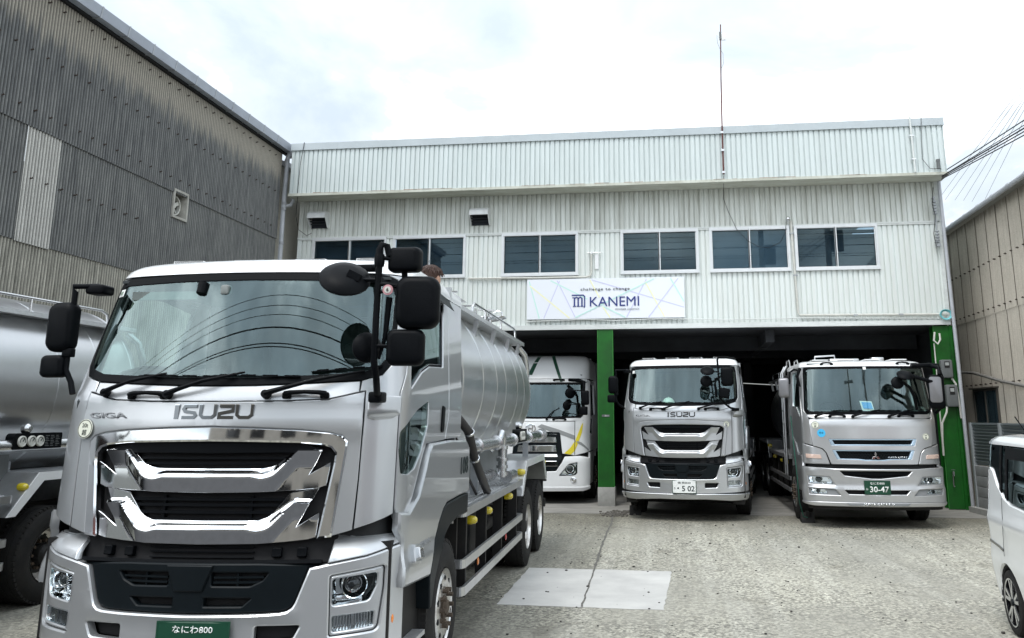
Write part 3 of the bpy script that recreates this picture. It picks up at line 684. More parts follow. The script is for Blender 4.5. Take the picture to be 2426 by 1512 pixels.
    wiper(F, T, (-.34,2.140), (.17,2.290), (-.05,2.272), (.55,2.262), .02)
    wiper(F, T, (.345,2.140), (.98,2.300), (.62,2.296), (1.10,2.335), .02)
    handle(F, T, -.62, -.37, 2.135); handle(F, T, .48, .73, 2.137)
def jp_plate(T, F, s, z, w, h, top, kana, num, green, off=.07):
    p = MB(); patch(p, F, [rnd([(s-w/2,z-h/2),(s+w/2,z-h/2),(s+w/2,z+h/2),(s-w/2,z+h/2)], .015)], off, .008, .1, .003)
    o = p.build('number_plate', PLGREEN if green else PLWHITE, T, fix=False); m = LETW if green else INK
    text('plate_lettering', top, F, s+.0, z+h*.32, h*.19, m, o, w=w*.56, off=off+.002, th=.002, bold=.006)
    text('plate_lettering', num, F, s+w*.07, z-h*.14, h*.44, m, o, w=w*.74, off=off+.002, th=.002, bold=.018)
    text('plate_lettering', kana, F, s-w*.41, z-h*.12, h*.16, m, o, off=off+.002, th=.002)
    f = MB(); 
    stroke(f, F, [(s-w/2,z-h/2),(s+w/2,z-h/2),(s+w/2,z+h/2),(s-w/2,z+h/2)], .010, off+.002, .012, closed=True); f.build('plate_rim', PLGREEN if not green else PLGREEN, o)
    return o
def round_decal(T, F, s, z, r, m, lines, ink=INK, off=.006, ring=True):
    p = MB(); patch(p, F, [circ(s, z, r)], off, .003, .05, .001); o = p.build('round_sticker', m, T, fix=False)
    if ring: f = MB(); stroke(f, F, circ(s, z, r*.9), r*.07, off+.001, .002, closed=True); f.build('ring', ink, o)
    for t, dz, h in lines: text('lettering', t, F, s, z+dz*r, h*r, ink, o, off=off+.002, th=.001)
    return o
# ================================================================ powder tanker chassis and tank
def tanker_rear(T, tankm, v0=2.5, gauge=True, hose=True):
    fr = MB()
    for u in (-.42, .42): fr.box(u-.04, u+.04, 1.2, 9.0, .72, 1.0)
    for v in (2.6, 4.2, 5.8, 7.4, 8.8): fr.box(-.42, .42, v, v+.12, .75, .95)
    fr.cyl((-.9,6.72,.515), (.9,6.72,.515), .12, 12); fr.cyl((-.9,8.06,.515), (.9,8.06,.515), .12, 12); fr.cyl((-1,1.68,.515), (1,1.68,.515), .08, 12)
    fr.ball((0,6.72,.515), .25, .25, .25); fr.ball((0,8.06,.515), .25, .25, .25)
    fr.box(-.38, .38, .5, 1.9, .45, 1.0)
    fr.build('chassis_frame', CHASSIS, T)
    # tank
    R0, zc, va, vb = 1.055, 2.36, 2.98, 8.15; k = MB(); prof = [(0.02,va-.34)]
    for i in range(1, 9): a = math.pi/2*i/8; prof.append((R0*math.sin(a)*.985, va-.34+.34*(1-math.cos(a))))
    nb = 30
    for i in range(nb+1): prof.append((R0, va+(vb-va)*i/nb))
    for i in range(1, 9): a = math.pi/2*i/8; prof.append((max(.02, R0*math.cos(a)), vb+.36*math.sin(a)))
    k.lathe(prof, (0,0,zc), (0,1,0), 72); tk = k.build('tank', tankm, T, 40)
    # weld seams and stiffening rings
    q = MB()
    for v in (3.05, 4.15, 5.05, 5.75, 6.75, 7.45, 8.10): q.lathe([(R0-.002,-.014), (R0+.004,-.006), (R0+.005,0), (R0+.004,.006), (R0-.002,.014)], (0,v,zc), (0,1,0), 72)
    q.build('tank_band', tankm, tk, 60)
    q = MB()       # tank saddles and hopper skirts
    for v in (3.5, 5.0, 6.6, 7.8): q.box(-.62, .62, v, v+.1, .98, 1.55)
    for v in (3.9, 5.6, 7.2): q.cyl((0,v,1.4), (0,v,.8), .55, 20, .16)
    q.split('tank_saddle', GALV, T)
    # walkways with brackets
    for sd in (1, -1):
        w = MB(); w.box(sd*.50, sd*.925, 3.0, 8.25, 3.125, 3.155); w.box(sd*.915, sd*.935, 3.0, 8.25, 3.12, 3.17); wk = w.build('walkway', ALU, T)
        w = MB()
        for v in (3.25, 4.45, 5.65, 6.85, 7.85): w.bar((sd*.90,v,3.12), (sd*.86,v,2.90), .05, .07, up=(0,1,0))
        w.split('bracket', ALU, wk)
        w = MB(); x = sd*.86; w.tube([(x,4.35,3.15), (x,4.37,3.27), (x,4.45,3.32), (x,5.5,3.33), (x,7.6,3.34), (x,7.72,3.30), (x,7.76,3.15)], .017, 8)
        for v in (5.2, 6.4): w.cyl((x,v,3.15), (x,v,3.33), .013, 8)
        w.build('handrail', STEEL, T)
    for v in (4.1, 5.9, 7.4):
        m = MB(); m.lathe([(.27,0), (.27,.14), (.30,.15), (.30,.18), (.27,.20), (.12,.24), (0,.25)], (0,v,zc+R0-.06), (0,0,1), 32); mh = m.build('manhole', STEEL, T)
        m = MB(); m.bar((-.33,v,3.68), (.33,v,3.68), .04, .02); m.cyl((0,v,3.64), (0,v,3.76), .02, 8); m.tube([(.1*math.cos(R(30*i)), v+.1*math.sin(R(30*i)), 3.76) for i in range(12)], .010, 6, closed=True)
        for a in range(6): m.cyl((.29*math.cos(a*1.047), v+.29*math.sin(a*1.047), 3.54), (.29*math.cos(a*1.047), v+.29*math.sin(a*1.047), 3.64), .018, 8)
        m.build('clamp', STEEL, mh)
    m = MB(); m.cyl((.45,7.75,3.3), (.45,7.75,3.50), .03, 10); m.lathe([(0,.0), (.20,.005), (.27,.03), (.27,.05), (.18,.065), (0,.075)], (.42,7.9,3.50), (-.05,0,1), 32); m.tube([(.62,7.9,3.56),(.62,7.9,3.63),(.55,7.9,3.66),(.48,7.9,3.62)], .012, 6); m.bar((.25,7.8,3.67), (.5,7.85,3.66), .03, .025); m.cyl((.42,7.9,3.56), (.42,7.9,3.66), .03, 10); m.build('open_lid', STEEL, T)
    # side pipe work
    for sd in (1, -1):
        p = MB(); x = sd*1.13; p.cyl((x,2.65,1.70), (x,9.0,1.70), .065, 20)
        for v in (3.4, 4.6, 5.8, 7.3, 8.7): p.lathe([(.066,-.03), (.085,-.025), (.085,.025), (.066,.03)], (x,v,1.70), (0,1,0), 20)
        p.cyl((x,9.0,1.70), (x,9.06,1.70), .10, 20); dp = p.build('discharge_pipe', STEEL, T)
        p = MB()
        for v in (3.7, 5.6, 7.6): p.box(sd*1.02, sd*1.10, v-.02, v+.02, 1.2, 1.68)
        p.split('pipe_bracket', GALV, dp)
        v = 4.75; p = MB(); x2 = sd*1.17
        p.tube([(sd*1.05,v-.15,1.62), (x2,v-.1,1.74), (x2,v-.02,1.80), (x2,v+.05,1.76), (x2,v+.05,1.6), (x2,v+.05,1.30)], .048, 14)
        for z in (1.64, 1.50, 1.42, 1.34): p.lathe([(.05,-.02), (.068,-.018), (.068,.018), (.05,.02)], (x2,v+.05,z), (0,0,1), 14)
        p.cyl((sd*1.05,v-.7,1.33), (sd*1.05,v+.2,1.33), .045, 14)
        for y in (-.62, -.5, -.38, -.2, 0): p.lathe([(.046,-.03), (.068,-.028), (.068,.028), (.046,.03)], (sd*1.05,v+y,1.33), (0,1,0), 14)
        p.cyl((sd*1.22,v+.1,1.30), (sd*1.22,v+.62,1.30), .055, 18); p.cyl((sd*1.22,v+.07,1.30), (sd*1.22,v+.10,1.30), .07, 18)
        p.bar((x2,v-.05,1.52), (x2,v-.30,1.55), .03, .012); p.build('valve_pipe', STEEL, T)
        p = MB(); p.tube([(sd*1.0,2.35,2.05), (sd*1.12,2.50,2.0), (sd*1.20,2.66,1.86), (sd*1.22,2.85,1.62), (sd*1.21,3.3,1.40), (sd*1.18,3.8,1.22)], .042, 10)
        p.tube([(sd*1.02,2.5,1.95), (sd*1.10,2.7,1.75), (sd*1.12,3.0,1.45), (sd*1.12,3.5,1.22)], .014, 8)
        hs = p.build('air_hose', HOSE, T)
        p = MB()
        for c in ((sd*1.205,2.67,1.85), (sd*1.22,2.88,1.60)): p.lathe([(.043,-.012), (.051,-.01), (.051,.01), (.043,.012)], c, (0,.5,-.6), 14)
        p.build('hose_clip', STEEL, hs)
    c = MB(); c.box(-1.0, 1.0, 2.39, 2.41, .20, 1.1); c.build('light_block_curtain', CHASSIS, T)  # added full-width sheet that stops light from behind under the truck
    c = MB(); c.box(-.92, .92, 1.55, 1.85, .22, .60); c.build('light_block_box', CHASSIS, T)  # added low block that keeps light out from under the cab
    # tail standpipe
    p = MB(); p.tube([(.84,8.2,3.10), (.93,8.32,2.98), (.96,8.42,2.75), (.93,8.5,2.45), (.80,8.6,2.0)], .045, 12); p.build('vent_hose', STEEL, T)
    for sd in (1, -1):
        # rear mudguards over both axles
        f = MB(); pr = [(5.98,.98),(6.04,.98),(6.42,1.36),(8.42,1.36),(8.75,1.0),(8.80,1.0),(8.46,1.41),(6.38,1.41)]
        f.prism(pr, lambda a, b: (sd*.62, a, b), lambda a, b: (sd*1.235, a, b)); mg = f.build('rear_mudguard', ALU, T)
        f = MB(); f.prism([(5.98,.98),(6.10,.98),(6.46,1.32),(8.38,1.32),(8.70,1.0),(8.80,1.0),(8.46,1.41),(6.38,1.41)], lambda a, b: (sd*1.236, a, b), lambda a, b: (sd*1.25, a, b)); f.build('mudguard_edge', WHITE, mg)
        f = MB(); f.prism([(2.6,1.22),(5.98,1.22),(5.98,.98),(6.38,1.41),(6.38,1.60),(2.6,1.55)], lambda a, b: (sd*.84, a, b), lambda a, b: (sd*.86, a, b)); f.build('side_panel', GREYPL, T)
        f = MB(); f.box(sd*.8, sd*1.18, 8.86, 8.90, .25, 1.22); f.box(sd*.8, sd*1.2, 8.80, 8.90, 1.15, 1.3); f.build('mud_flap', CHASSIS, T)
        # catwalk and side guard rails
        c = MB(); c.box(sd*.80, sd*1.21, 2.52, 6.0, 1.165, 1.195)
        for i in range(8): c.bar((sd*(.83+.05*i),2.54,1.199), (sd*(.83+.05*i),5.98,1.199), .02, .012)
        c.build('catwalk', ALUSTEP, T)
        def rail(z0, h, x, dip=0):
            m = MB(); z1 = z0+h; P0 = [(x-.16,2.36), (x-.02,2.36), (x,2.42), (x,6.0), (x-.03,6.05), (x-.14,6.05)]
            for i in range(5):
                a, b = P0[i], P0[i+1]; m.bar((sd*a[0],a[1],(z0+z1)/2), (sd*b[0],b[1],(z0+z1)/2), .03, h)
            return m.build('side_guard_rail', ALU, T)
        rail(1.12, .075, 1.235); rail(.685, .075, 1.235); rail(.455, .075, 1.235)
        c = MB()
        for v in (2.62, 3.62, 4.62, 5.75): c.box(sd*1.10, sd*1.205, v, v+.05, .40, 1.14)
        c.split('rail_post', CHASSIS, T)
        c = MB(); c.rbox(sd*.55 if sd > 0 else -1.06, 1.06 if sd > 0 else -.55, 2.75, 3.55, .48, 1.02, .06, 'y'); c.build('fuel_tank', PLAS, T)
        c = MB(); c.cyl((sd*.98,3.1,1.0), (sd*1.04,3.08,1.07), .05, 14); c.build('filler_cap', BLUECAP, T)
        c = MB(); c.rbox(.5*sd if sd > 0 else -1.02, 1.02 if sd > 0 else -.5, 3.75, 4.5, .45, 1.0, .05, 'y'); c.cyl((sd*.85,4.75,.8), (sd*.85,5.45,.8), .17, 20); c.cyl((sd*1.0,5.0,.9), (sd*1.12,5.0,.9), .07, 16); c.build('air_tank', CHASSIS, T)
        for v, z, x in ((2.95,1.03,1.19), (3.78,1.03,1.19), (5.2,1.05,1.19), (6.22,1.27,1.20)):
            c = MB(); c.lathe([(.036,-.05), (.042,-.03), (.042,0), (.036,.035), (.021,.052), (0,.056)], (sd*x,v,z), (sd,0,0), 18); c.build('marker_lamp', YEL, T)
        for v in (3.2, 4.9):
            c = MB(); c.ball((sd*1.21,v,.62), .012, .025, .04); c.build('reflector', REDL if v > 4 else AMBER, T)
        c = MB(); c.lathe([(.036,-.05), (.042,-.03), (.042,0), (.036,.035), (.021,.052), (0,.056)], (sd*1.2,8.62,1.28), (sd,0,0), 18); c.build('marker_lamp', YEL, T)
        if gauge:
            y0, y1 = 6.0, 6.72; g = MB(); x = 1.20
            q = [(y0,1.66),(y1,1.66),(y1,1.83),(y0+.03,1.83),(y0,1.80)]
            g.prism(rnd(q, .02), lambda a, b: (sd*(x-.10), a, b), lambda a, b: (sd*x, a, b)); go = g.build('gauge_panel', PLAS, T)
            FF = flatF((sd*x, 0, 0), (0, sd, 0), (0, 0, 1), (sd, 0, 0)); sg = sd
            for i, y in enumerate((y0+.11, y0+.25, y0+.37)):
                g = MB(); g.lathe([(.058,0), (.058,.018), (.050,.022), (.046,.016), (0,.016)], (sd*x,y,1.745), (sd,0,0), 24); gg = g.build('gauge', CREAM, go)
                g = MB(); g.bar((sd*(x+.02),y,1.745), (sd*(x+.02),y+.02,1.775), .008, .004, up=(1,0,0)); g.tube([(sd*(x+.018),y+.038*math.cos(R(20*k)),1.745+.038*math.sin(R(20*k))) for k in range(-1, 11)], .003, 4); g.build('needle', INK, go)
            g = MB()
            for zz in range(7):
                for yy in range(3): g.bar((sd*(x+.002),y0+.46+yy*.08,1.69+zz*.018), (sd*(x+.002),y0+.52+yy*.08-.012*((zz+yy) % 3),1.69+zz*.018), .006, .003, up=(1,0,0))
            g.build('notice_plate', GREYPL, go)
            g = MB(); g.lathe([(.05,-.05), (.055,0), (.03,.03), (0,.034)], (sd*(x-.03),y0+.22,1.875), (sd,0,0), 18); g.build('work_lamp', STEEL, go)
    t = MB(); t.box(-1.2, 1.2, 8.95, 9.05, .55, .68); t.box(-1.22, 1.22, 9.0, 9.06, .95, 1.12); t.build('rear_bumper', CHASSIS, T)
    # ladder between cab and tank
    l = MB()
    for u in (.62, 1.0): l.tube([(u,2.52,1.2), (u,2.52,2.95), (u,2.62,3.05), (u,3.0,3.1)], .02, 8)
    for i in range(7): l.cyl((.62,2.52,1.35+.28*i), (1.0,2.52,1.35+.28*i), .014, 8)
    l.build('ladder', STEEL, T)
    for sd in (1, -1):
        wheel(T, sd*1.235, 1.66, sd, front=True); wheel(T, sd*1.225, 6.72, sd, dual=True); wheel(T, sd*1.225, 8.06, sd, dual=True)
# ================================================================ ground
def ground_mat():
    m = bpy.data.materials.new('worn_concrete'); m.use_nodes = True; nt = m.node_tree; b = nt.nodes['Principled BSDF']; L = nt.links.new
    tc = N(nt, 'ShaderNodeTexCoord'); b.inputs['Roughness'].default_value = .88
    def noise(sc_, det=6, rough=.6, vec=None, dist=0):
        n = N(nt, 'ShaderNodeTexNoise'); n.inputs['Scale'].default_value = sc_; n.inputs['Detail'].default_value = det; n.inputs['Roughness'].default_value = rough; n.inputs['Distortion'].default_value = dist
        L(vec or tc.outputs['Object'], n.inputs['Vector']); return n.outputs['Fac']
    def ramp(f, stops):
        r = N(nt, 'ShaderNodeValToRGB'); els = r.color_ramp.elements
        while len(els) > 1: els.remove(els[-1])
        els[0].position, els[0].color = stops[0][0], (*stops[0][1], 1)
        for p, c in stops[1:]: e = els.new(p); e.color = (*c, 1)
        L(f, r.inputs['Fac']); return r.outputs['Color']
    def mix(f, a, c, mode='MIX'):
        x = N(nt, 'ShaderNodeMix'); x.data_type = 'RGBA'; x.blend_type = mode
        if isinstance(f, float): x.inputs[0].default_value = f
        else: L(f, x.inputs[0])
        for i, q in ((6, a), (7, c)):
            if isinstance(q, tuple): x.inputs[i].default_value = (*q, 1)
            else: L(q, x.inputs[i])
        return x.outputs[2]
    # exposed aggregate: pale pebbles in grey paste
    vo = N(nt, 'ShaderNodeTexVoronoi'); vo.inputs['Scale'].default_value = 30; vo.inputs['Randomness'].default_value = 1; L(tc.outputs['Object'], vo.inputs['Vector'])
    peb = ramp(vo.outputs['Color'], [(0, (.09,.09,.085)), (.22, (.25,.245,.23)), (.5, (.44,.435,.40)), (1, (.64,.63,.58))])
    gap = ramp(vo.outputs['Distance'], [(.30, (1,1,1)), (.70, (.78,.78,.78))])
    agg = mix(1.0, peb, gap, 'MULTIPLY')
    fine = ramp(noise(26, 7, .85), [(.42, (.16,.16,.165)), (.49, (.95,.95,.95)), (.60, (1.35,1.34,1.30))])
    agg = mix(.8, agg, fine, 'MULTIPLY')
    paste = ramp(noise(9, 8, .7), [(.3, (.23,.228,.215)), (.7, (.38,.375,.35))])
    wear = ramp(noise(.55, 7, .65, dist=.4), [(.40, (0,0,0)), (.60, (1,1,1))])
    wf = N(nt, 'ShaderNodeMapRange'); L(wear, wf.inputs['Value']); wf.inputs['To Min'].default_value = .35; wf.inputs['To Max'].default_value = 1
    base = mix(wf.outputs[0], paste, agg)
    tone = ramp(noise(.25, 5, .6), [(.35, (.86,.86,.84)), (.65, (1.22,1.21,1.16))])
    base = mix(1.0, base, tone, 'MULTIPLY')
    # shade at the shed mouth put into the ground colour, broken by noise
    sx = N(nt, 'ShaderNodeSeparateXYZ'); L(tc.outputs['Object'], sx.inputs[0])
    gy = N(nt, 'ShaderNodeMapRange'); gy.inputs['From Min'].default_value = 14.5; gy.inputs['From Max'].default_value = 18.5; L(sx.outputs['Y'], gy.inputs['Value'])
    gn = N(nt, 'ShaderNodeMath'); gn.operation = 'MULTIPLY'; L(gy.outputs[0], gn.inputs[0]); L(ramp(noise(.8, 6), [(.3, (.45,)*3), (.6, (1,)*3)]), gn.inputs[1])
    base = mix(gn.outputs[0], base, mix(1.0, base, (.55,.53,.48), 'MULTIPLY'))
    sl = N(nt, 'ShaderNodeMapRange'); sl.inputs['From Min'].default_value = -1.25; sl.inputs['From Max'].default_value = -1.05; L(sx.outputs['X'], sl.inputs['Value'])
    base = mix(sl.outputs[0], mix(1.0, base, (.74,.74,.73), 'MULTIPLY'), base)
    mpt = N(nt, 'ShaderNodeMapping'); mpt.inputs['Scale'].default_value = (2.6, .10, 1); L(tc.outputs['Object'], mpt.inputs[0])
    tyre = ramp(noise(1.0, 5, .6, vec=mpt.outputs[0], dist=.3), [(.40, (1,1,1)), (.52, (.86,.855,.84)), (.66, (1.05,1.05,1.04))]); base = mix(1.0, base, tyre, 'MULTIPLY')
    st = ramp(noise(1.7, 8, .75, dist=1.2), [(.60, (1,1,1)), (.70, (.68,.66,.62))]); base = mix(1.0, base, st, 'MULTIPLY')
    base = mix(1.0, base, (1.01,1.0,.955), 'MULTIPLY')
    oil = ramp(noise(1.15, 4, .55, dist=.6), [(.62, (1,1,1)), (.72, (.66,.65,.63))]); base = mix(1.0, base, oil, 'MULTIPLY')
    L(base, b.inputs['Base Color'])
    bp = N(nt, 'ShaderNodeBump'); bp.inputs['Strength'].default_value = .55; bp.inputs['Distance'].default_value = .006; L(vo.outputs['Distance'], bp.inputs['Height']); bp.invert = True; L(bp.outputs[0], b.inputs['Normal'])
    return m
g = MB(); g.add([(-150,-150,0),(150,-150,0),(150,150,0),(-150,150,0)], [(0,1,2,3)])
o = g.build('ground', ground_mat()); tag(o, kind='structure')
g = MB(); g.add([(-90,-11,.005),(90,-11,.005),(90,4.6,.005),(-90,4.6,.005)], [(0,1,2,3)]); o = g.build('road', mat('asphalt', (.05,.05,.052), .85, var=.3, vs=8)); tag(o, kind='structure')
SMOOTHC = mat('smooth_concrete_patch', (.50,.495,.47), .85, var=.25, vs=1.4, bump=.15, bs=30, dirt=(.41,.405,.39))
random.seed(3)
def ragged(pts, j=.012, res=.12):
    return [(a+random.uniform(-j, j), b+random.uniform(-j, j)) for a, b in dens(pts, res)]
def slab(pts, z, h=.004):
    mb = MB(); n = len(pts); mb.add([(a, b, z) for a, b in pts]+[(a, b, z-h) for a, b in pts], [tuple(range(n))]+[(i, n+i, n+(i+1) % n, (i+1) % n) for i in range(n)]); return mb
mb = slab(ragged([(-1.96,9.58),(-.16,9.50),(-.08,11.78),(-1.99,11.84)]), .005); o = mb.build('paving_patch', SMOOTHC); tag(o, kind='structure')
mb = slab(ragged([(-2.4,6.9),(-.7,7.62),(-.35,7.2),(1.2,7.25),(1.2,5.0),(-2.4,5.0)], .02), .005); o = mb.build('paving_patch', SMOOTHC); tag(o, kind='structure')
SILLC = mat('sill_concrete', (.30,.29,.265), .9, var=.35, vs=1.5, bump=.2, bs=25, stretch=(1,2,1))
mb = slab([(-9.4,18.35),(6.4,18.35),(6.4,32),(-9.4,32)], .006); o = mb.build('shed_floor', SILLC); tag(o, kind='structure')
JOINT = mat('joint_dirt', (.15,.145,.13), .95, var=.5, vs=9)
mb = MB(); J = [(-1.03,9.55),(-1.10,11.8),(-1.17,13.6),(-1.21,15.2),(-1.23,16.8),(-1.30,18.3),(-1.26,19.0)]; J = [(a+random.uniform(-.008,.008), b) for a, b in dens(J+[J[-1]], .15)][:60]
for (a, b), (c, d) in zip(J, J[1:]):
    w = random.uniform(.007, .013) if b < 11.9 else random.uniform(.010, .022); mb.add([(a-w,b,.0075),(a+w,b,.0075),(c+w,d,.0075),(c-w,d,.0075)], [(0,1,2,3)])
o = mb.build('joint_crack', JOINT); tag(o, kind='structure')
# crumbled rubble beside the plinth
mb = MB(); random.seed(11)
for i in range(170):
    t = random.random(); x = -1.35+random.gauss(0, .13)+.25*t; y = 17.9+1.0*t+random.gauss(0, .08); r = random.uniform(.008, .035)
    mb.ball((x, y, r*.5), r, r*random.uniform(.6, 1.2), r*.6, 6, 4)
o = mb.build('rubble', mat('rubble', (.14,.13,.115), .95, var=.5, vs=30)); tag(o, 'crumbled dark rubble strewn over the joint beside the centre plinth', 'rubble', kind='stuff')
mb = MB(); random.seed(5)
for i in range(260):
    x, y = random.uniform(-2.2, 5.5), random.uniform(6.8, 17); r = random.uniform(.006, .016) if random.random() < .9 else .022
    mb.ball((x, y, r*.5), r, r*random.uniform(.6, 1.5), r*.5, 6, 3)
o = mb.build('loose_stones', mat('dark_grit', (.05,.047,.042), .9)); tag(o, 'small dark stones and grit scattered over the concrete yard', 'grit', kind='stuff')
# ================================================================ ribbed siding building
WALLM = mat('ribbed_siding', (.69,.74,.725), .45, var=.10, vs=1.2, stretch=(6,6,.5), dirt=(.64,.67,.635))
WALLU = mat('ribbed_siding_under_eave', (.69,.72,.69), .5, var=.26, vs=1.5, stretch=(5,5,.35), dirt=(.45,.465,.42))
FASC = mat('parapet_siding', (.60,.66,.655), .4, var=.10, vs=1.0, stretch=(5,5,.5), dirt=(.54,.595,.585))
TRIM = mat('pale_trim', (.66,.69,.67), .4, var=.15, vs=2.5, stretch=(1,1,4))
WINF = mat('window_aluminium', (.70,.72,.73), .35, .3, var=.08, vs=5)
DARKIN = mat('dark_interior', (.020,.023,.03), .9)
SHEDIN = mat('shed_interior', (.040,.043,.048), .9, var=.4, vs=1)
def ribbed(mb, x0, x1, y, z0, z1, pitch=.12, dep=.030, ph=0.):
    """trapezoid-ribbed sheet facing -y"""
    xs = [x0]; k = math.ceil((x0-ph)/pitch); pr = []
    x = ph+k*pitch
    while x < x1+pitch:
        for dx, d in ((0, 0), (.005, dep), (.031, dep), (.036, 0)):
            if x0 < x+dx < x1: pr.append((x+dx, d))
        x += pitch
    P = [(x0, 0)]+pr+[(x1, 0)]; o = len(mb.v)
    for a, d in P: mb.v += [(a, y+d, z0), (a, y+d, z1)]
    mb.f += [(o+2*i, o+2*i+2, o+2*i+3, o+2*i+1) for i in range(len(P)-1)]; return mb
YF = 19.86; XL, XR = -9.35, 6.24
B = thing('shed_building', 'pale ribbed metal two storey truck shed with an open dark bay below', 'building', (0,0,0))
WIN = [(-8.90,-7.06),(-6.80,-5.03),(-4.04,-2.24),(-1.12,.65),(1.00,2.78),(2.98,4.79)]; WZ0, WZ1 = 5.40, 6.36
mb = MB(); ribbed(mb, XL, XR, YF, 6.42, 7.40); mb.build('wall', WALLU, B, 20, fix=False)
mb = MB(); xs = [XL]+[q for w in WIN for q in (w[0]-.03, w[1]+.03)]+[XR]
for a, b in zip(xs[::2], xs[1::2]): ribbed(mb, a, b, YF, 5.36, 6.42)
ribbed(mb, XL, XR, YF, 4.13, 5.36); mb.box(XL-.0, XL+.02, YF+.03, 32, 4.0, 7.4); mb.box(XR-.02, XR, YF+.03, 32, 4.0, 7.4); mb.box(XL+.02, XR-.02, 31.9, 32, 0, 8.5)
mb.box(XL+.02, XR-.02, YF+.03, 31.9, 4.06, 4.10)
mb.build('wall', WALLM, B, 20, fix=False)
mb = MB(); mb.box(XL, XR+.03, YF-.05, YF+.03, 4.02, 4.13); mb.box(XL, XR, YF-.03, YF+.0, 6.40, 6.435)
for a, b in zip([XL]+[w[1] for w in WIN], [w[0] for w in WIN]+[XR]): mb.box(a+.05, b-.05, YF-.022, YF+.0, 5.385 if False else 6.365, 6.40)
mb.box(XR-.05, XR+.035, YF-.03, YF+.06, 4.13, 7.40); mb.build('wall_flashing', TRIM, B)
for i, (a, b) in enumerate(WIN):
    f = MB(); y0, y1 = YF-.035, YF+.06
    f.box(a-.05, b+.05, y0-.02, YF, WZ0-.075, WZ0-.03); f.box(a-.045, b+.045, y0, YF+.0, WZ1, WZ1+.05)
    f.box(a-.045, a, y0, y1, WZ0-.03, WZ1); f.box(b, b+.045, y0, y1, WZ0-.03, WZ1); f.box(a, b, y0, y1, WZ0-.03, WZ0+.012); f.box(a, b, y0+.002, y1, WZ1-.022, WZ1-.001)
    m_ = (a+b)/2; f.box(m_-.022, m_+.022, y0+.012, y1, WZ0+.012, WZ1-.022)
    for c, d, yo in ((a, m_, .012), (m_, b, .03)):
        f.box(c+.001, c+.024, y0+yo, y0+yo+.02, WZ0+.013, WZ1-.023); f.box(d-.024, d-.001, y0+yo, y0+yo+.02, WZ0+.013, WZ1-.023)
    wf = f.build('window', WINF, B)
    g = MB(); g.box(a, b, YF+.045, YF+.048, WZ0, WZ1); g.build('pane', WINGL, wf)
    if i == 4:
        g = MB()
        for k in range(46): z = WZ0+.03+k*.0195; g.box(a+.02, b-.02, YF+.075, YF+.090, z, z+.011)
        g.build('blind', mat('venetian_blind', (.50,.54,.56), .6), wf)
    else:
        g = MB(); g.box(a-.02, b+.02, YF+.16, YF+.165, WZ0-.05, WZ1-.16 if i > 1 else WZ1+.05); g.box(a, b, YF+.12, YF+.19, WZ1-.13, WZ1-.06); g.build('roller_blind', mat('grey_blind', (.12,.13,.14), .8, var=.2, vs=3), wf)
    g = MB(); g.box(m_+.01, m_+.025, y0-.0, y0+.012, 5.72, 5.78); g.build('latch', STEEL, wf)
# parapet
PX0, PX1, PY = -9.38, 6.33, 19.27
mb = MB(); ribbed(mb, PX0, PX1, PY, 7.44, 8.56, ph=.05); mb.box(PX0, PX0+.01, PY+.02, 20.1, 7.44, 8.56); mb.box(PX1-.01, PX1, PY+.02, 20.1, 7.44, 8.56); mb.box(PX0, PX1, 20.1, 20.12, 7.4, 8.5)
pa = mb.build('parapet', FASC, B, 20, fix=False)
mb = MB(); mb.box(PX0-.02, PX1+.02, PY-.035, PY+.12, 8.56, 8.74); mb.box(PX0-.02, PX1+.02, PY+.12, 20.14, 8.70, 8.74)
for x in (-8.2+.0, -5.75, -3.8, -1.85, .1, 2.6, 4.3): mb.box(x-.02, x+.02, PY-.038, PY-.035, 8.562, 8.738)
mb.build('parapet_cap', mat('cap_flashing', (.46,.51,.53), .35, var=.10, vs=1.5), pa)
mb = MB(); mb.box(PX0-.02, PX1+.03, PY-.03, YF-.02, 7.375, 7.44); mb.build('eave_soffit', mat('stained_soffit', (.56,.58,.52), .5, var=.25, vs=1.8, stretch=(1,4,1), dirt=(.40,.40,.33)), pa)
RS = mat('rust_streak', (.30,.13,.06), .8, var=.5, vs=8, dirt=(.45,.38,.28))
mb = MB(); random.seed(9)
for i in range(34):
    x = random.uniform(-8.8, 5.2); l = random.choice((.1, .2, .35, .6)); mb.box(x, x+l, PY-.034, PY-.030, 7.437, 7.437+random.uniform(.004, .012))
mb.build('rust_line', RS, pa)
mb = MB(); mb.box(PX0, PX1, 20.12, 32, 8.2, 8.3); mb.build('roof', GALV, B)
# bay interior
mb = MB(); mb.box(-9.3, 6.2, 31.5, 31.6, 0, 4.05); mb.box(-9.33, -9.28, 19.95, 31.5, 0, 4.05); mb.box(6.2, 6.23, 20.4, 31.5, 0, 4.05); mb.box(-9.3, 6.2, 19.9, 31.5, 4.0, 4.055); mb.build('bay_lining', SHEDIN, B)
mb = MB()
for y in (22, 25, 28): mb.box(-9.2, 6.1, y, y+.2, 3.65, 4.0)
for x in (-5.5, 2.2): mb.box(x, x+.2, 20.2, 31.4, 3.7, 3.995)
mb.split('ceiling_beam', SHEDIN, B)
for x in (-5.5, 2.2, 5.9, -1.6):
    mb = MB(); mb.box(x, x+.25, 27, 27.25, 0, 3.64); mb.build('inner_column', SHEDIN, B)
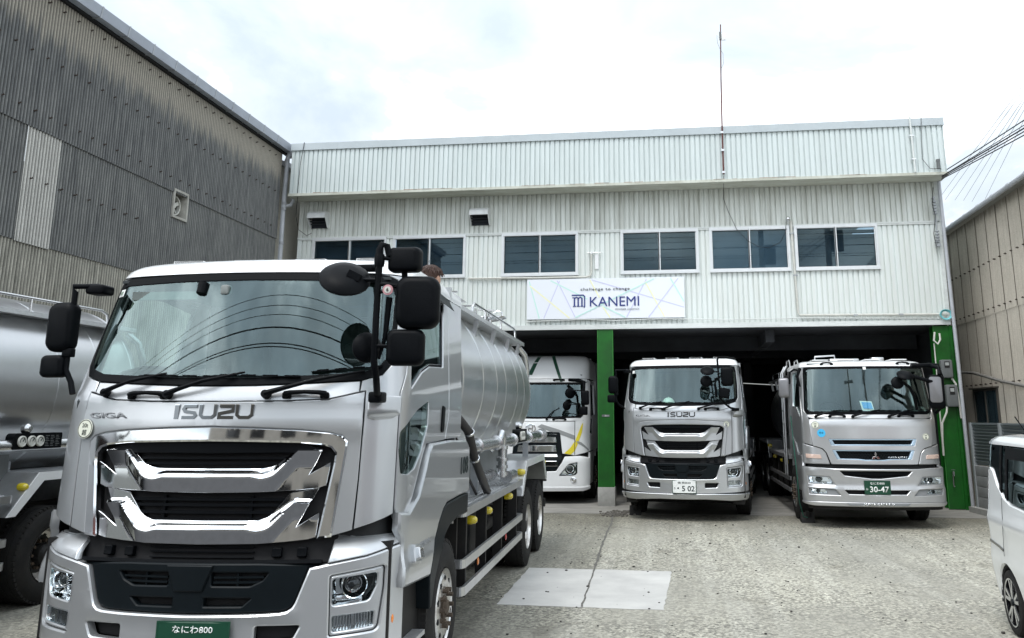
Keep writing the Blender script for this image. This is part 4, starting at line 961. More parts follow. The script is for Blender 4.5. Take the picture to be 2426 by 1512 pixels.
# green columns
def hcol(par_name, x0, x1, y, plinth, label):
    T = thing(par_name, label, 'column', ((x0+x1)/2, y, 0)); w = (x1-x0)/2; c = MB(); z0 = .40 if plinth else 0.02
    c.box(-w, w, 0, .012, z0, 4.04); c.box(-w, w, .29, .30, z0, 4.04); c.box(-.012, .012, .012, .29, z0, 4.04); c.build('steel_section', GREEN, T)
    c = MB()
    for s in (-1, 1): c.box(s*w-.004, s*w+.004, -.004, .016, z0, 4.04)
    c.split('flange_edge', mat('green_edge', (.05,.28,.05), .4), T)
    if plinth: c = MB(); c.rbox(-w-.02, w+.02, -.03, .34, 0, .42, .012, 'z'); c.build('plinth', CONC, T)
    return T
cA = hcol('green_column', -1.74, -1.38, 19.84, True, 'green steel column on a pale plinth between the white truck and the silver truck')
c = MB(); c.box(-.09, .09, -.012, 0, 1.99, 2.04); pl = c.build('name_plate', GREYPL, cA); text('plate_lettering', '屋21-1', flatF((0,-.012,2.015), (1,0,0), (0,0,1), (0,-1,0)), .02, 0, .03, LETW, cA, off=.002, th=.002)
hcol('green_column', -9.3, -8.95, 19.84, True, 'green painted steel column at the far end of the bay behind the near tanker')
cC = hcol('green_column', 5.90, 6.27, 19.90, False, 'green painted steel corner column carrying two grey meter boxes')
c = MB(); c.box(.155, .215, -.03, -.004, 0, 4.0); c.box(.185, .30, .02, .30, 0, 4.0); c.box(.30, .36, .10, .30, 0, 3.9); c.build('steel_section', GREEN, cC)
c = MB()
for z in (.3, 1.2, 2.2, 3.3): c.box(.15, .23, -.04, -.02, z, z+.04)
c.cyl((.245,-.02,0), (.245,-.02,4.0), .018, 8); c.build('pipe', GREEN, cC)
# roof-side clutter on the front
for i, (x, z) in enumerate(((-8.78, 6.86), (-4.62, 6.82))):
    T = thing('vent_hood', ['white metal vent hood with dark mouth, at the left end of the upper wall', 'white metal vent hood above the gap between the second and third windows'][i], 'vent hood', (x, YF, z-.2), group='vent hoods on the upper wall')
    pr = [(0,.42),(-.20,.40),(-.28,.34),(-.30,.26),(-.10,0),(0,0)]
    h = MB()
    for s in (-.235, .225): h.prism(pr, lambda a, b: (s, a, b), lambda a, b: (s+.01, a, b))
    for (a, b), (c_, d) in zip(pr[:3], pr[1:4]): h.add([(-.235,a,b),(.235,a,b),(.235,c_,d),(-.235,c_,d),(-.235,a,b-.008),(.235,a,b-.008),(.235,c_,d-.008),(-.235,c_,d-.008)], [(0,1,2,3),(7,6,5,4),(0,4,5,1),(3,2,6,7)])
    h.box(-.235, .235, -.302, -.292, .22, .26); h.build('hood', mat('hood_white', (.66,.68,.68), .4, var=.15, vs=6), T)
    h = MB(); h.box(-.22, .22, -.015, -.008, .01, .40)
    for k in range(4): h.bar((-.22,-.09-.045*k,.10+.06*k), (.22,-.09-.045*k,.10+.06*k), .045, .004, up=(0,.5,1))
    h.build('louvre', DARKIN, T)
STN = mat('dirt_streak', (.33,.34,.30), .8, var=.3, vs=9)
# antenna
T = thing('antenna_mast', 'tall thin rusty mast with a small white dish panel rising above the parapet', 'antenna', (1.31, PY-.06, 7.55))
m = MB(); m.tube([(0,0,0), (.01,0,1.2), (.03,0,2.4), (.07,-.01,3.78)], [.020,.018,.015,.013], 8); m.build('mast', RUSTY, T)
m = MB()
for z in (.02, .56, 1.0): m.box(-.035, .035, -.03, .06, z, z+.05)
m.split('clamp', STEEL, T)
m = MB(); m.rbox(.075, .19, -.03, 0, 3.36, 3.54, .02, 'y', M=Matrix.Rotation(.0, 4, 'Y')); m.build('panel', WHITE, T)
m = MB(); m.box(.03, .08, -.035, .02, 3.38, 3.58); m.tube([(.05,-.02,3.4), (-.03,-.02,3.50), (-.02,-.02,3.3), (.03,-.02,3.15), (.10,-.02,3.02), (.10,-.02,2.75), (.04,-.02,2.62)], .004, 5); m.build('cable', GREYPL, T)
def wire(name, pts, r, m, label, cat='cable', sag=0., n=14, group=None, seg=6):
    P = [Vector(p) for p in pts]
    if sag:
        a, b = P; P = [a.lerp(b, k/n)-Vector((0,0,4*sag*(k/n)*(1-k/n))) for k in range(n+1)]
    mb = MB(); mb.tube(P, r, seg); o = mb.build(name, m); return tag(o, label, cat, group)
wire('antenna_cable', [(1.31,PY-.05,7.5),(1.32,19.5,7.3),(1.33,YF-.04,7.1),(1.42,YF-.06,6.8),(1.6,YF-.08,6.35),(1.85,YF-.10,6.05),(2.1,YF-.10,5.90),(2.35,YF-.10,5.88),(2.6,YF-.08,6.0),(2.74,YF-.05,6.25),(2.76,YF-.04,6.5)], .006, CABLE, 'thin dark cable looping down from the antenna across the blinded window')
wire('vent_cable', [(-9.05,PY-.05,8.76),(-9.12,PY-.05,8.2),(-9.14,PY-.05,7.5),(-9.22,19.4,7.3),(-9.32,19.6,6.95),(-9.28,19.7,6.62),(-9.1,YF-.05,6.48),(-8.98,YF-.04,6.55)], .007, CABLE, 'thin grey cable hanging down the left corner to the first vent hood')
wire('drop_wire', [(5.86,PY-.04,8.74),(5.83,PY-.05,8.3),(5.80,PY-.05,7.75),(5.95,PY-.05,7.52),(6.2,PY-.05,7.5)], .008, GREYPL, 'grey drop wire curving down the right end of the parapet')
T = thing('parapet_conduit', 'thin pale pipe fixed down the right end of the parapet', 'pipe', (5.62, PY-.06, 7.44)); m = MB(); m.cyl((0,0,0), (-.02,0,1.34), .022, 10); m.build('pipe', TRIM, T)
m = MB()
for z in (.30, .86): m.box(-.06, .04, -.02, .04, z, z+.03)
m.split('clamp', STEEL, T)
T = thing('wall_conduit', 'cream conduit dropping beside the last window then running right', 'pipe', (0,0,0)); m = MB()
m.tube([(2.87,YF-.05,6.52),(2.90,YF-.05,5.25),(2.92,YF-.05,4.33),(2.95,YF-.05,4.28),(4.2,YF-.05,4.27),(6.2,YF-.05,4.25)], .026, 10); m.build('pipe', CREAM, T)
m = MB()
for x, z in ((2.88,6.2),(2.91,5.2),(4.2,4.25),(5.2,4.25)): m.box(x-.05, x+.05, YF-.08, YF-.02, z, z+.03)
m.split('clamp', GALV, T)
m = MB(); m.ball((2.80,YF-.12,6.55), .05, .05, .06); m.cyl((2.80,YF-.1,6.5), (2.80,YF,6.4), .012, 6); o = m.build('wall_lamp', STEEL); tag(o, 'tiny round silver sensor at the top of the cream conduit', 'sensor')
T = thing('wall_bracket_pipe', 'cream pipe run curving up to a bracket lamp between the third and fourth windows', 'pipe', (0,0,0)); m = MB()
m.tube([(-4.9,YF-.045,5.30),(-3.3,YF-.045,5.28),(-2.0,YF-.045,5.28),(-1.90,YF-.045,5.31),(-1.87,YF-.045,5.40),(-1.87,YF-.045,5.84)], .022, 8); m.build('pipe', CREAM, T)
m = MB(); m.cyl((-1.87,YF-.07,5.87), (-1.87,YF-.0,5.87), .035, 12); m.cyl((-1.97,YF-.05,5.87), (-1.62,YF-.05,5.87), .012, 8); m.box(-1.79, -1.70, YF-.03, YF-.02, 5.47, 5.83); m.build('bracket_lamp', WHITE, T)
wire('sign_cable', [(-3.46,YF-.07,4.22),(-2.0,YF-.06,4.255),(-1.3,YF-.06,4.215),(-.3,YF-.06,4.245),(1.3,YF-.06,4.20),(2.6,YF-.06,4.21),(2.9,YF-.06,4.22),(4.3,YF-.06,4.19),(6.1,YF-.06,4.16)], .012, mat('white_cable', (.6,.62,.6), .5), 'pale cable clipped along the wall under the sign')
T = thing('hose_coil', 'coil of turquoise cord hung at the lower right corner of the wall', 'cord', (6.17,YF-.08,4.24)); m = MB()
for k in range(4): m.tube([( (.10+.012*k)*math.cos(a*.3), -.01*k, (.085+.01*k)*math.sin(a*.3)+.004*math.sin(a*1.1)) for a in range(21)], .008, 6, closed=True)
m.build('cord', mat('turquoise_cord', (.18,.52,.55), .5), T)
# sign
T = thing('company_sign', 'wide white company sign with navy lettering and pale crossing lines', 'sign', (-1.55, YF-.06, 4.27)); SW, SH = 3.76, .965
m = MB(); m.box(-SW/2, SW/2, -.012, .03, 0, SH); m.build('board', mat('sign_white', (.78,.81,.86), .3), T)
F = flatF((1.55,-.012,-4.27), (1,0,0), (0,0,1), (0,-1,0))
SC = {'m': (.56,.80,.74), 'v': (.60,.61,.80), 'y': (.86,.85,.55)}
SM = {k: mat('sign_line_'+{'m':'mint','v':'violet','y':'yellow'}[k], c, .35) for k, c in SC.items()}
LN = [('m',(-3.38,5.19),(-3.13,4.29)),('v',(-2.64,5.19),(-3.02,4.29)),('v',(-2.70,5.20),(-2.26,4.30)),('y',(-3.36,5.08),(-2.40,4.29)),('m',(-2.86,5.20),(-1.97,4.74)),('y',(-1.91,5.20),(-1.68,4.77)),('y',(-1.61,4.56),(-1.43,4.29)),('v',(-1.86,5.20),(.31,4.51)),('v',(-.56,5.19),(-1.04,4.29)),('y',(-.59,5.13),(-.15,4.29)),('v',(.19,5.20),(-.52,4.29)),('m',(.01,5.20),(.31,4.65)),('m',(-2.26,4.30),(-.38,5.20)),('m',(-1.61,4.57),(-1.07,4.29))]
for i, (k, a, b) in enumerate(LN):
    m = MB(); stroke(m, F, [a, b], .030 if k != 'v' else .024, .001+.0004*i, .001); m.build('stripe', SM[k], T)
text('lettering', 'challenge to change', F, -1.545, 4.965, .085, INK, T, w=1.17, off=.012, th=.004, bold=0, space=1.15)
text('lettering', 'KANEMI', F, -1.325, 4.675, .225, NAVY, T, w=1.17, off=.012, th=.004, bold=0)
text('lettering', 'POWDER LOGISTICS', F, -1.02, 4.485, .040, GREYDEC, T, w=.56, off=.012, th=.004)
m = MB(); y0, y1 = 4.56, 4.80
stroke(m, F, [(-2.345,4.835),(-2.07,4.835),(-2.035,4.80),(-2.035,4.57),(-2.05,4.535)], .028, .010, .004)
for x in (-2.28, -2.19, -2.10): stroke(m, F, [(x,y0),(x,4.765)], .034, .010, .004); stroke(m, F, [(x-.036,y0+.01),(x+.036,y0+.01)], .022, .0105, .004)
stroke(m, F, [(-2.33,4.775),(-2.27,4.775)], .022, .0105, .004)
for a in (-2.28, -2.19): stroke(m, F, [(a,4.74),(a+.02,4.772),(a+.055,4.785),(a+.085,4.765),(a+.09,4.74)], .026, .0108, .004)
m.build('emblem', NAVY, T)
# meter boxes on the corner column
for i, (x, z, lb) in enumerate(((6.07,2.83,'upper grey electricity meter box on the green corner column'),(6.13,2.20,'lower grey electricity meter box on the green corner column'))):
    T = thing('meter_box', lb, 'meter box', (x, 19.88, z), group='meter boxes on the corner column'); h = .40 if i == 0 else .48
    m = MB(); m.rbox(-.125, .125, -.16, 0, 0, h, .035, 'y'); m.build('case', GREYPL, T)
    m = MB(); m.box(-.05, .06, -.166, -.158, h*.55, h*.90); m.build('window', mat('meter_black', (.02,.02,.02), .3), T)
    m = MB(); m.box(-.035, .045, -.170, -.165, h*.68, h*.84); m.build('dial', mat('meter_dial', (.35,.37,.36), .5), T)
for pts, lb in (([(5.90,19.8,3.85),(5.86,19.78,3.66),(5.93,19.75,3.58),(6.0,19.78,3.68),(6.0,19.8,3.82)], 'cream flexible conduit bent in a hook at the top of the corner column'),
                ([(6.03,19.83,2.20),(6.0,19.8,2.08),(5.88,19.78,1.85),(5.86,19.8,1.5),(5.86,19.82,1.15)], 'cream flexible conduit curving down from the lower meter box'),
                ([(6.17,19.80,2.83),(6.24,19.78,2.70),(6.27,19.78,2.4),(6.30,19.8,1.95)], 'cream flexible conduit curving down right of the meter boxes')):
    wire('conduit', pts, .022, CREAM, lb, 'conduit', seg=8)
wire('conduit', [(5.87,19.82,3.6),(5.87,19.82,2.9),(5.85,19.82,1.2)], .014, CREAM, 'straight thin cream conduit down the inner edge of the corner column', 'conduit')
m = MB(); m.cyl((6.03,19.88,.50), (6.03,19.86,.82), .014, 8); m.cyl((6.03,19.88,.80), (6.03,19.80,.80), .022, 10); m.bar((6.03,19.8,.80), (6.03,19.8,.72), .03, .03); m.bar((5.99,19.82,.85), (6.07,19.82,.85), .012, .012); m.cyl((6.03,19.88,.5), (6.03,19.83,.5), .018, 8); o = m.build('water_tap', STEEL); tag(o, 'small metal water tap low on the green corner column', 'tap')
# insulators and standoff at the right wall edge
T = thing('wire_anchor', 'stack of grey insulators and clamps on the right edge of the upper wall', 'wire anchor', (6.13, YF-.05, 5.9)); m = MB()
for z in (.05, .12, .19, .26, .68, .75, .82, .89, .96): m.lathe([(.02,-.025), (.05,-.01), (.05,.01), (.02,.025)], (0,-.08,z), (0,0,1), 12)
m.cyl((0,-.08,0), (0,-.08,1.1), .015, 8); m.box(-.05, .05, -.1, .02, .0, .02); m.box(-.04, .04, -.14, -.02, -.1, -.04); m.box(-.02, .02, -.1, .02, 1.05, 1.08); m.build('insulator', GALV, T)
m = MB(); m.tube([(0,-.1,1.3), (-.06,-.12,.9), (-.02,-.14,.6), (-.08,-.1,.2), (-.05,-.1,-.1)], .008, 6); m.build('cable', CABLE, T)
T = thing('corner_lamp', 'small cylindrical junction fitting at the lower right corner of the parapet', 'fitting', (6.13, PY-.08, 7.5)); m = MB(); m.cyl((0,0,0), (0,0,.17), .04, 12); m.cyl((0,0,.17), (0,0,.22), .045, 12); m.build('body', GREYPL, T)
T = thing('service_pole', 'slim grey pipe standing against the right edge of the shed wall', 'pole', (6.33,19.75,0)); m = MB(); m.tube([(.02,0,0),(.0,0,3),(-.05,0,7.35)], .04, 10); m.build('pipe', PIPE, T)
# ================================================================ left corrugated building
def corr_mat(name, light, dark, gt, zt, seed=0., warm=(.36,.33,.27)):
    m = bpy.data.materials.new(name); m.use_nodes = True; nt = m.node_tree; b = nt.nodes['Principled BSDF']; L = nt.links.new; b.inputs['Roughness'].default_value = .9
    tc = N(nt, 'ShaderNodeTexCoord'); mp = N(nt, 'ShaderNodeMapping'); mp.inputs['Location'].default_value = (seed, seed, seed); mp.inputs['Scale'].default_value = (1, 5.5, .55); L(tc.outputs['Object'], mp.inputs[0])
    n = N(nt, 'ShaderNodeTexNoise'); n.inputs['Scale'].default_value = 2.0; n.inputs['Detail'].default_value = 9; n.inputs['Roughness'].default_value = .7; L(mp.outputs[0], n.inputs['Vector'])
    r = N(nt, 'ShaderNodeValToRGB'); r.color_ramp.elements[0].position = .34; r.color_ramp.elements[1].position = .70; r.color_ramp.elements[0].color = (*dark, 1); r.color_ramp.elements[1].color = (*light, 1); L(n.outputs['Fac'], r.inputs['Fac'])
    # weathering keeps a pale clean band under the overhang at height zt; darker on the tan wall
    sx = N(nt, 'ShaderNodeSeparateXYZ'); L(tc.outputs['Object'], sx.inputs[0])
    w = N(nt, 'ShaderNodeTexNoise'); w.inputs['Scale'].default_value = 3.5; w.inputs['Detail'].default_value = 6; mp2 = N(nt, 'ShaderNodeMapping'); mp2.inputs['Scale'].default_value = (1, 2.6, .25); L(tc.outputs['Object'], mp2.inputs[0]); L(mp2.outputs[0], w.inputs['Vector'])
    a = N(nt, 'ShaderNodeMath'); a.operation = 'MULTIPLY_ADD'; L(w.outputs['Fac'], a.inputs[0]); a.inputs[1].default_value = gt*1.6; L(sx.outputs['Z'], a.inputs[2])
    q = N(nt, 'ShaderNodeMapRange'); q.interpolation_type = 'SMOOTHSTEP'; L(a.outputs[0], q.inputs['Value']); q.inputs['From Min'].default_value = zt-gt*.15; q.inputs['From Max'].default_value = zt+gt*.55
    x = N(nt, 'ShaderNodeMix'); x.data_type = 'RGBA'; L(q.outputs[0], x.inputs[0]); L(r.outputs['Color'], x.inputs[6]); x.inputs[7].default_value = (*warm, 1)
    f = N(nt, 'ShaderNodeTexNoise'); f.inputs['Scale'].default_value = 45; f.inputs['Detail'].default_value = 4; L(tc.outputs['Object'], f.inputs['Vector'])
    fr = N(nt, 'ShaderNodeMapRange'); fr.inputs['To Min'].default_value = .75; fr.inputs['To Max'].default_value = 1.25; L(f.outputs['Fac'], fr.inputs['Value'])
    y = N(nt, 'ShaderNodeMix'); y.data_type = 'RGBA'; y.blend_type = 'MULTIPLY'; y.inputs[0].default_value = 1; L(x.outputs[2], y.inputs[6]); L(fr.outputs[0], y.inputs[7])
    # ridge contrast put into the colour by a sine wave at the corrugation pitch
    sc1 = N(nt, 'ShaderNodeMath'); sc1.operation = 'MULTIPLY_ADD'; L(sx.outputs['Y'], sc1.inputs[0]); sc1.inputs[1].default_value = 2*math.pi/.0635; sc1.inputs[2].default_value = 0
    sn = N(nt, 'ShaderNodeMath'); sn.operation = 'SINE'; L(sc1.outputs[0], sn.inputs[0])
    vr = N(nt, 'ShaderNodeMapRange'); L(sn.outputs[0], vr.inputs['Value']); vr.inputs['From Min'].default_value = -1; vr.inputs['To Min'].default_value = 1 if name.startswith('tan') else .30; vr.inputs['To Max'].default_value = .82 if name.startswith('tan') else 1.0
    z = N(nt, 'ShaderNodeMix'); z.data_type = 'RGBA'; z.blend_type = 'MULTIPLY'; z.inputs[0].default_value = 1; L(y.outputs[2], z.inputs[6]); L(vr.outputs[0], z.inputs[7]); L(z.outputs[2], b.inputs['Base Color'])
    return m
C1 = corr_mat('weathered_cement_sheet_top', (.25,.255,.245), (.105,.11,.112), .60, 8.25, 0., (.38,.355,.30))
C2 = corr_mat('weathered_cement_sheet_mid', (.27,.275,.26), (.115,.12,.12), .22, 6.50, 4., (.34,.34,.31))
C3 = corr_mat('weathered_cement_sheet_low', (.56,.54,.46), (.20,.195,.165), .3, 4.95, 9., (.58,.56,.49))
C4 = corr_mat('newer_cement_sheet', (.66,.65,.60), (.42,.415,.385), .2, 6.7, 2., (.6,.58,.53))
def corr(mb, x, y0, y1, z0, z1, face=1, pitch=.0635, amp=.0135, off0=0., off1=0., seg=8, ph=0.):
    n = int((y1-y0)/pitch*seg); o = len(mb.v)
    for i in range(n+1):
        y = y0+(y1-y0)*i/n; d = amp*math.sin(2*math.pi*(y+ph)/pitch)
        mb.v += [(x+face*(d+off0), y, z0), (x+face*(d+off1), y, z1)]
    mb.f += [(o+2*i, o+2*i+1, o+2*i+3, o+2*i+2) if face < 0 else (o+2*i, o+2*i+2, o+2*i+3, o+2*i+1) for i in range(n)]; return mb
BL = thing('corrugated_warehouse', 'dark weathered corrugated cement warehouse along the left side', 'building', (-9.70,15,0), .0123)
Y0_, Y1_ = -9.0, 4.45       # along the wall, relative to y = 15
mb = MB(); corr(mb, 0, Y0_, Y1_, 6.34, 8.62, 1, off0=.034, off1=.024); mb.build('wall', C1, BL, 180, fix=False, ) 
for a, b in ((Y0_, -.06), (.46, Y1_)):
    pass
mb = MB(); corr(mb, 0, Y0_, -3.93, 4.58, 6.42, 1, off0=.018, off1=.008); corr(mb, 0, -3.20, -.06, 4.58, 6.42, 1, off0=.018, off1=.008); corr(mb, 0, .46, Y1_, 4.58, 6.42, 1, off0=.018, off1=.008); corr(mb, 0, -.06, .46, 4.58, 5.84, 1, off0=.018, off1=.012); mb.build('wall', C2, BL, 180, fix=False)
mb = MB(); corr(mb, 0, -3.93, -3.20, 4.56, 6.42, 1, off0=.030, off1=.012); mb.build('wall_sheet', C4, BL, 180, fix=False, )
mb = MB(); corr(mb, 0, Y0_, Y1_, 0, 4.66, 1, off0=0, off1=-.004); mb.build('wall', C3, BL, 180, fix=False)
mb = MB(); mb.box(-8, -.05, Y1_-.02, Y1_, 0, 8.6); mb.box(-8, -.05, Y0_, Y0_+.02, 0, 8.6); mb.build('end_wall', C2, BL)
mb = MB(); mb.add([(.10,Y0_-.2,8.64),(.10,Y1_+.5,8.64),(-8,Y1_+.5,11.0),(-8,Y0_-.2,11.0),(.10,Y0_-.2,8.70),(.10,Y1_+.5,8.70),(-8,Y1_+.5,11.06),(-8,Y0_-.2,11.06)], [(0,1,2,3),(7,6,5,4),(0,4,5,1),(1,5,6,2),(3,2,6,7),(0,3,7,4)]); mb.build('roof', C2, BL)
mb = MB(); mb.box(.03, .10, Y0_, Y1_+.4, 8.55, 8.63); mb.build('eave_board', VOID, BL)
# box gutter
mb = MB(); pr = [(.08,8.60),(.24,8.60),(.27,8.78),(.255,8.78),(.228,8.615),(.095,8.615),(.095,8.78),(.08,8.78)]
mb.prism(pr, lambda a, b: (a, Y0_, b), lambda a, b: (a, Y1_+.55, b)); gt = mb.build('gutter', mat('gutter_pvc', (.34,.37,.42), .4, var=.12, vs=3), BL)
y = Y0_+.1
while y < Y1_+.4:
    mb = MB(); mb.prism([(.236,8.59),(.246,8.59),(.278,8.79),(.264,8.79)], lambda a, b: (a, y, b), lambda a, b: (a, y+.03, b)); mb.box(.09, .238, y, y+.03, 8.585, 8.598); mb.build('gutter_joint', GALV, gt); y += .74
# hook bolts: rows along each sheet course
HB = mat('hook_bolt', (.05,.035,.028), .8)
n_ = 0
for z, st in ((8.40,.33),(7.50,.33),(6.60,.33),(5.55,.33),(4.80,.33)):
    y = -5.2+(.1 if z in (7.5,5.55) else 0)
    while y < Y1_-.1 and n_ < 100:
        if not (z == 5.55 and -.1 < y < .5):
            m = MB(); m.cyl((.0,y,z), (.085,y,z), .008, 6); m.lathe([(.016,0), (.010,.015), (0,.017)], (.04,y,z), (1,0,0), 8); m.bar((.07,y,z), (.07,y,z+.02), .012, .012)
            m.build('hook_bolt', HB, BL); n_ += 1
        y += st*(1 if z > 5 else 1.0)
# fan opening
T = MB(); 
for a, b, c, d in ((-.06,-.015,5.84,6.42),(.415,.46,5.84,6.42),(-.015,.415,5.84,5.885),(-.015,.415,6.375,6.42)): T.box(-.2, .05, a, b, c, d)
fo = T.build('fan_opening', mat('old_frame', (.40,.39,.35), .7, var=.3, vs=8), BL)
T = MB(); T.box(-.22, -.2, -.1, .5, 5.8, 6.45); T.build('opening_back', VOID, fo)
T = MB(); T.lathe([(.20,-.04), (.21,.0), (.19,.04), (.175,.035), (.18,-.04)], (-.11,.20,6.13), (1,0,0), 24)
for k in range(4):
    a = k*math.pi/2+.5; T.bar((-.11,.2,6.13), (-.11+.01,.2+.16*math.cos(a),6.13+.16*math.sin(a)), .07, .008, up=(1,.3,.3))
T.lathe([(.05,-.03), (.05,.03), (0,.04)], (-.11,.2,6.13), (1,0,0), 12); T.build('fan', CREAM, fo)
# downpipes at the corner
T = thing('downpipe', 'long pale grey downpipe at the near corner of the dark warehouse', 'downpipe', (-9.62,19.50,0)); m = MB(); m.tube([(.02,0,0),(0,0,7.2),(.02,0,8.45),(.08,0,8.62)], .055, 14); m.build('pipe', PIPE, T)
m = MB()
for z in (8.35, 7.22, 7.08, 6.2, 5.6): m.cyl((.01,0,z), (.01,0,z+.07), .063, 14)
m.build('coupling', mat('old_pvc', (.32,.33,.35), .5), T)
T = thing('downpipe', 'short grey branch downpipe beside the parapet, joining the long downpipe', 'downpipe', (-9.46,19.62,0)); m = MB(); m.tube([(.06,.1,8.4),(.05,.1,8.2),(.0,.05,7.35),(-.03,0,7.24),(-.14,-.08,7.20)], .045, 12); m.build('pipe', PIPE, T)
# rear wing beyond the corner
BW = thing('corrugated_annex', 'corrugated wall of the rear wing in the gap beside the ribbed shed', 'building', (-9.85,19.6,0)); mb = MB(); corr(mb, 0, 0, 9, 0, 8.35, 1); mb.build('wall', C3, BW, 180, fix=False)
mb = MB(); mb.box(-3, .05, -.0, 9, 8.35, 8.45); mb.box(.05, .17, 0, 9, 8.3, 8.42); mb.build('roof', PIPE, BW)
mb = MB(); mb.box(.0, .03, .25, .75, 4.9, 5.75); mb.build('window', DARKIN, BW)
# ================================================================ right tan corrugated building
TAN = corr_mat('tan_corrugated', (.60,.555,.475), (.47,.43,.36), .4, 6.75, 1., (.32,.29,.245))  # last colour: shading under the eave put in as a darker band
BR = thing('tan_warehouse', 'tan corrugated warehouse with a grey eaves gutter on the right', 'building', (7.22,19,0), -.0075)
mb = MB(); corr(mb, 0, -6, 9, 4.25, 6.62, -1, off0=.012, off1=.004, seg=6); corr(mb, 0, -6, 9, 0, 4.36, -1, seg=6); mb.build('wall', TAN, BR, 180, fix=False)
mb = MB(); y = -5.9
while y < 9: mb.box(-.020, -.012, y, y+.010, 0, 4.24); mb.box(-.032, -.022, y+.02, y+.030, 4.27, 6.6); y += .66
mb.build('sheet_joint', mat('joint_dark', (.15,.13,.11), .9), BR)
mb = MB(); mb.add([(-.22,-6.2,6.62),(-.22,9.2,6.62),(8,9.2,9.2),(8,-6.2,9.2),(-.22,-6.2,6.67),(-.22,9.2,6.67),(8,9.2,9.25),(8,-6.2,9.25)], [(0,3,2,1),(4,5,6,7),(0,1,5,4),(0,4,7,3)]); mb.build('roof', C2, BR)
mb = MB(); mb.prism([(0,0),(7.9,0),(7.9,9.1),(0,6.6)], lambda a, b: (a+.03, 8.95, b), lambda a, b: (a+.03, 8.98, b)); mb.prism([(0,0),(7.9,0),(7.9,9.1),(0,6.6)], lambda a, b: (a+.03, -6.0, b), lambda a, b: (a+.03, -5.97, b)); mb.split('end_wall', TAN, BR)
mb = MB(); n = 300
for i in range(n+1): y = -6.2+15.4*i/n; d = .012*math.sin(2*math.pi*y/.13*1.0); mb.v += [(-.24,y,6.66+d),(.4,y,6.87+d)]
mb.f = [(2*i,2*i+1,2*i+3,2*i+2) for i in range(n)]; mb.build('roof_edge', GALV, BR)
mb = MB(); mb.tube([(-.29,-6.2,6.60),(-.29,9.2,6.60)], .055, 10)
y = -6
while y < 9: mb.lathe([(.056,-.02), (.066,-.02), (.066,.02), (.056,.02)], (-.29,y,6.60), (0,1,0), 10); y += .9
mb.build('gutter', PIPE, BR)
n_ = 0
for z in (5.42, 4.38, 2.72):
    y = -1.6
    while y < 5.5:
        m = MB(); m.cyl((0,y,z), (-.07,y,z), .010, 6); m.lathe([(.022,0), (.014,.018), (0,.02)], (-.035,y,z), (-1,0,0), 8); m.build('hook_bolt', HB, BR); n_ += 1; y += .33
mb = MB()
for a, b, c, d in ((1.05,1.10,1.3,2.62),(2.55,2.60,1.3,2.62),(1.10,2.55,2.57,2.62),(1.80,1.84,1.3,2.57)): mb.box(-.05, .02, a, b, c, d)
mb.box(-.12, .0, 1.0, 2.66, 2.62, 2.65); wf = mb.build('window', mat('brown_frame', (.10,.09,.075), .6), BR)
mb = MB(); mb.box(-.025, -.02, 1.1, 2.55, 1.3, 2.57); mb.build('pane', WINGL, wf)
mb = MB(); mb.box(.05, .06, 1.0, 2.65, 1.2, 2.6); mb.build('window_back', mat('green_dark', (.02,.05,.045), .7), wf)
wire('wall_pipe', [(7.10,23.0,3.12),(7.12,21.2,3.0),(7.12,19.5,2.74),(7.12,17.5,2.50),(7.14,15,2.3)], .035, mat('weathered_pipe', (.25,.24,.22), .6, var=.4, vs=10), 'weathered grey pipe sloping along the tan wall above the window', 'pipe', seg=10)
wire('thin_pipe', [(6.95,22.6,0),(6.95,22.6,6.5)], .03, GREYPL, 'thin upright pipe at the dark end of the tan wall', 'pipe')
# concrete panel fence with louvred screen
FN = thing('panel_fence', 'concrete panel fence topped by a grey louvred screen beside the tan warehouse', 'fence', (6.36,19.45,0), 0)
dx, dy = .30, -3.2; ln = math.hypot(dx, dy); Fm = Matrix.Rotation(math.atan2(dy, dx), 4, 'Z')
FN.rotation_euler = (0,0,math.atan2(dy, dx))
m = MB(); m.box(-.1, 9, -.16, .10, 0, .12); m.build('kerb', CONC, FN)
for k in range(4):
    m = MB(); m.rbox(0, 6.8, -.03, .03, .12+.215*k, .33+.215*k, .012, 'x'); m.build('concrete_panel', mat('fence_concrete', (.33,.34,.34), .85, var=.2, vs=4), FN)
for i in range(6):
    m = MB(); m.box(.02+1.32*i, .09+1.32*i, -.05, .05, .12, 1.86); m.build('post', mat('fence_metal', (.38,.41,.42), .45, .3, var=.15, vs=6), FN)
for i in range(5):
    m = MB()
    for k in range(12): z = 1.05+k*.066; m.bar((.10+1.32*i,0,z), (1.33+1.32*i,0,z), .055, .006, up=(0,.9,.6))
    m.box(.10+1.32*i, 1.33+1.32*i, -.025, .025, 1.82, 1.86); m.box(.10+1.32*i, 1.33+1.32*i, .03, .034, .99, 1.82); m.build('louvre_screen', mat('louvre_grey', (.20,.23,.24), .4, .3), FN)
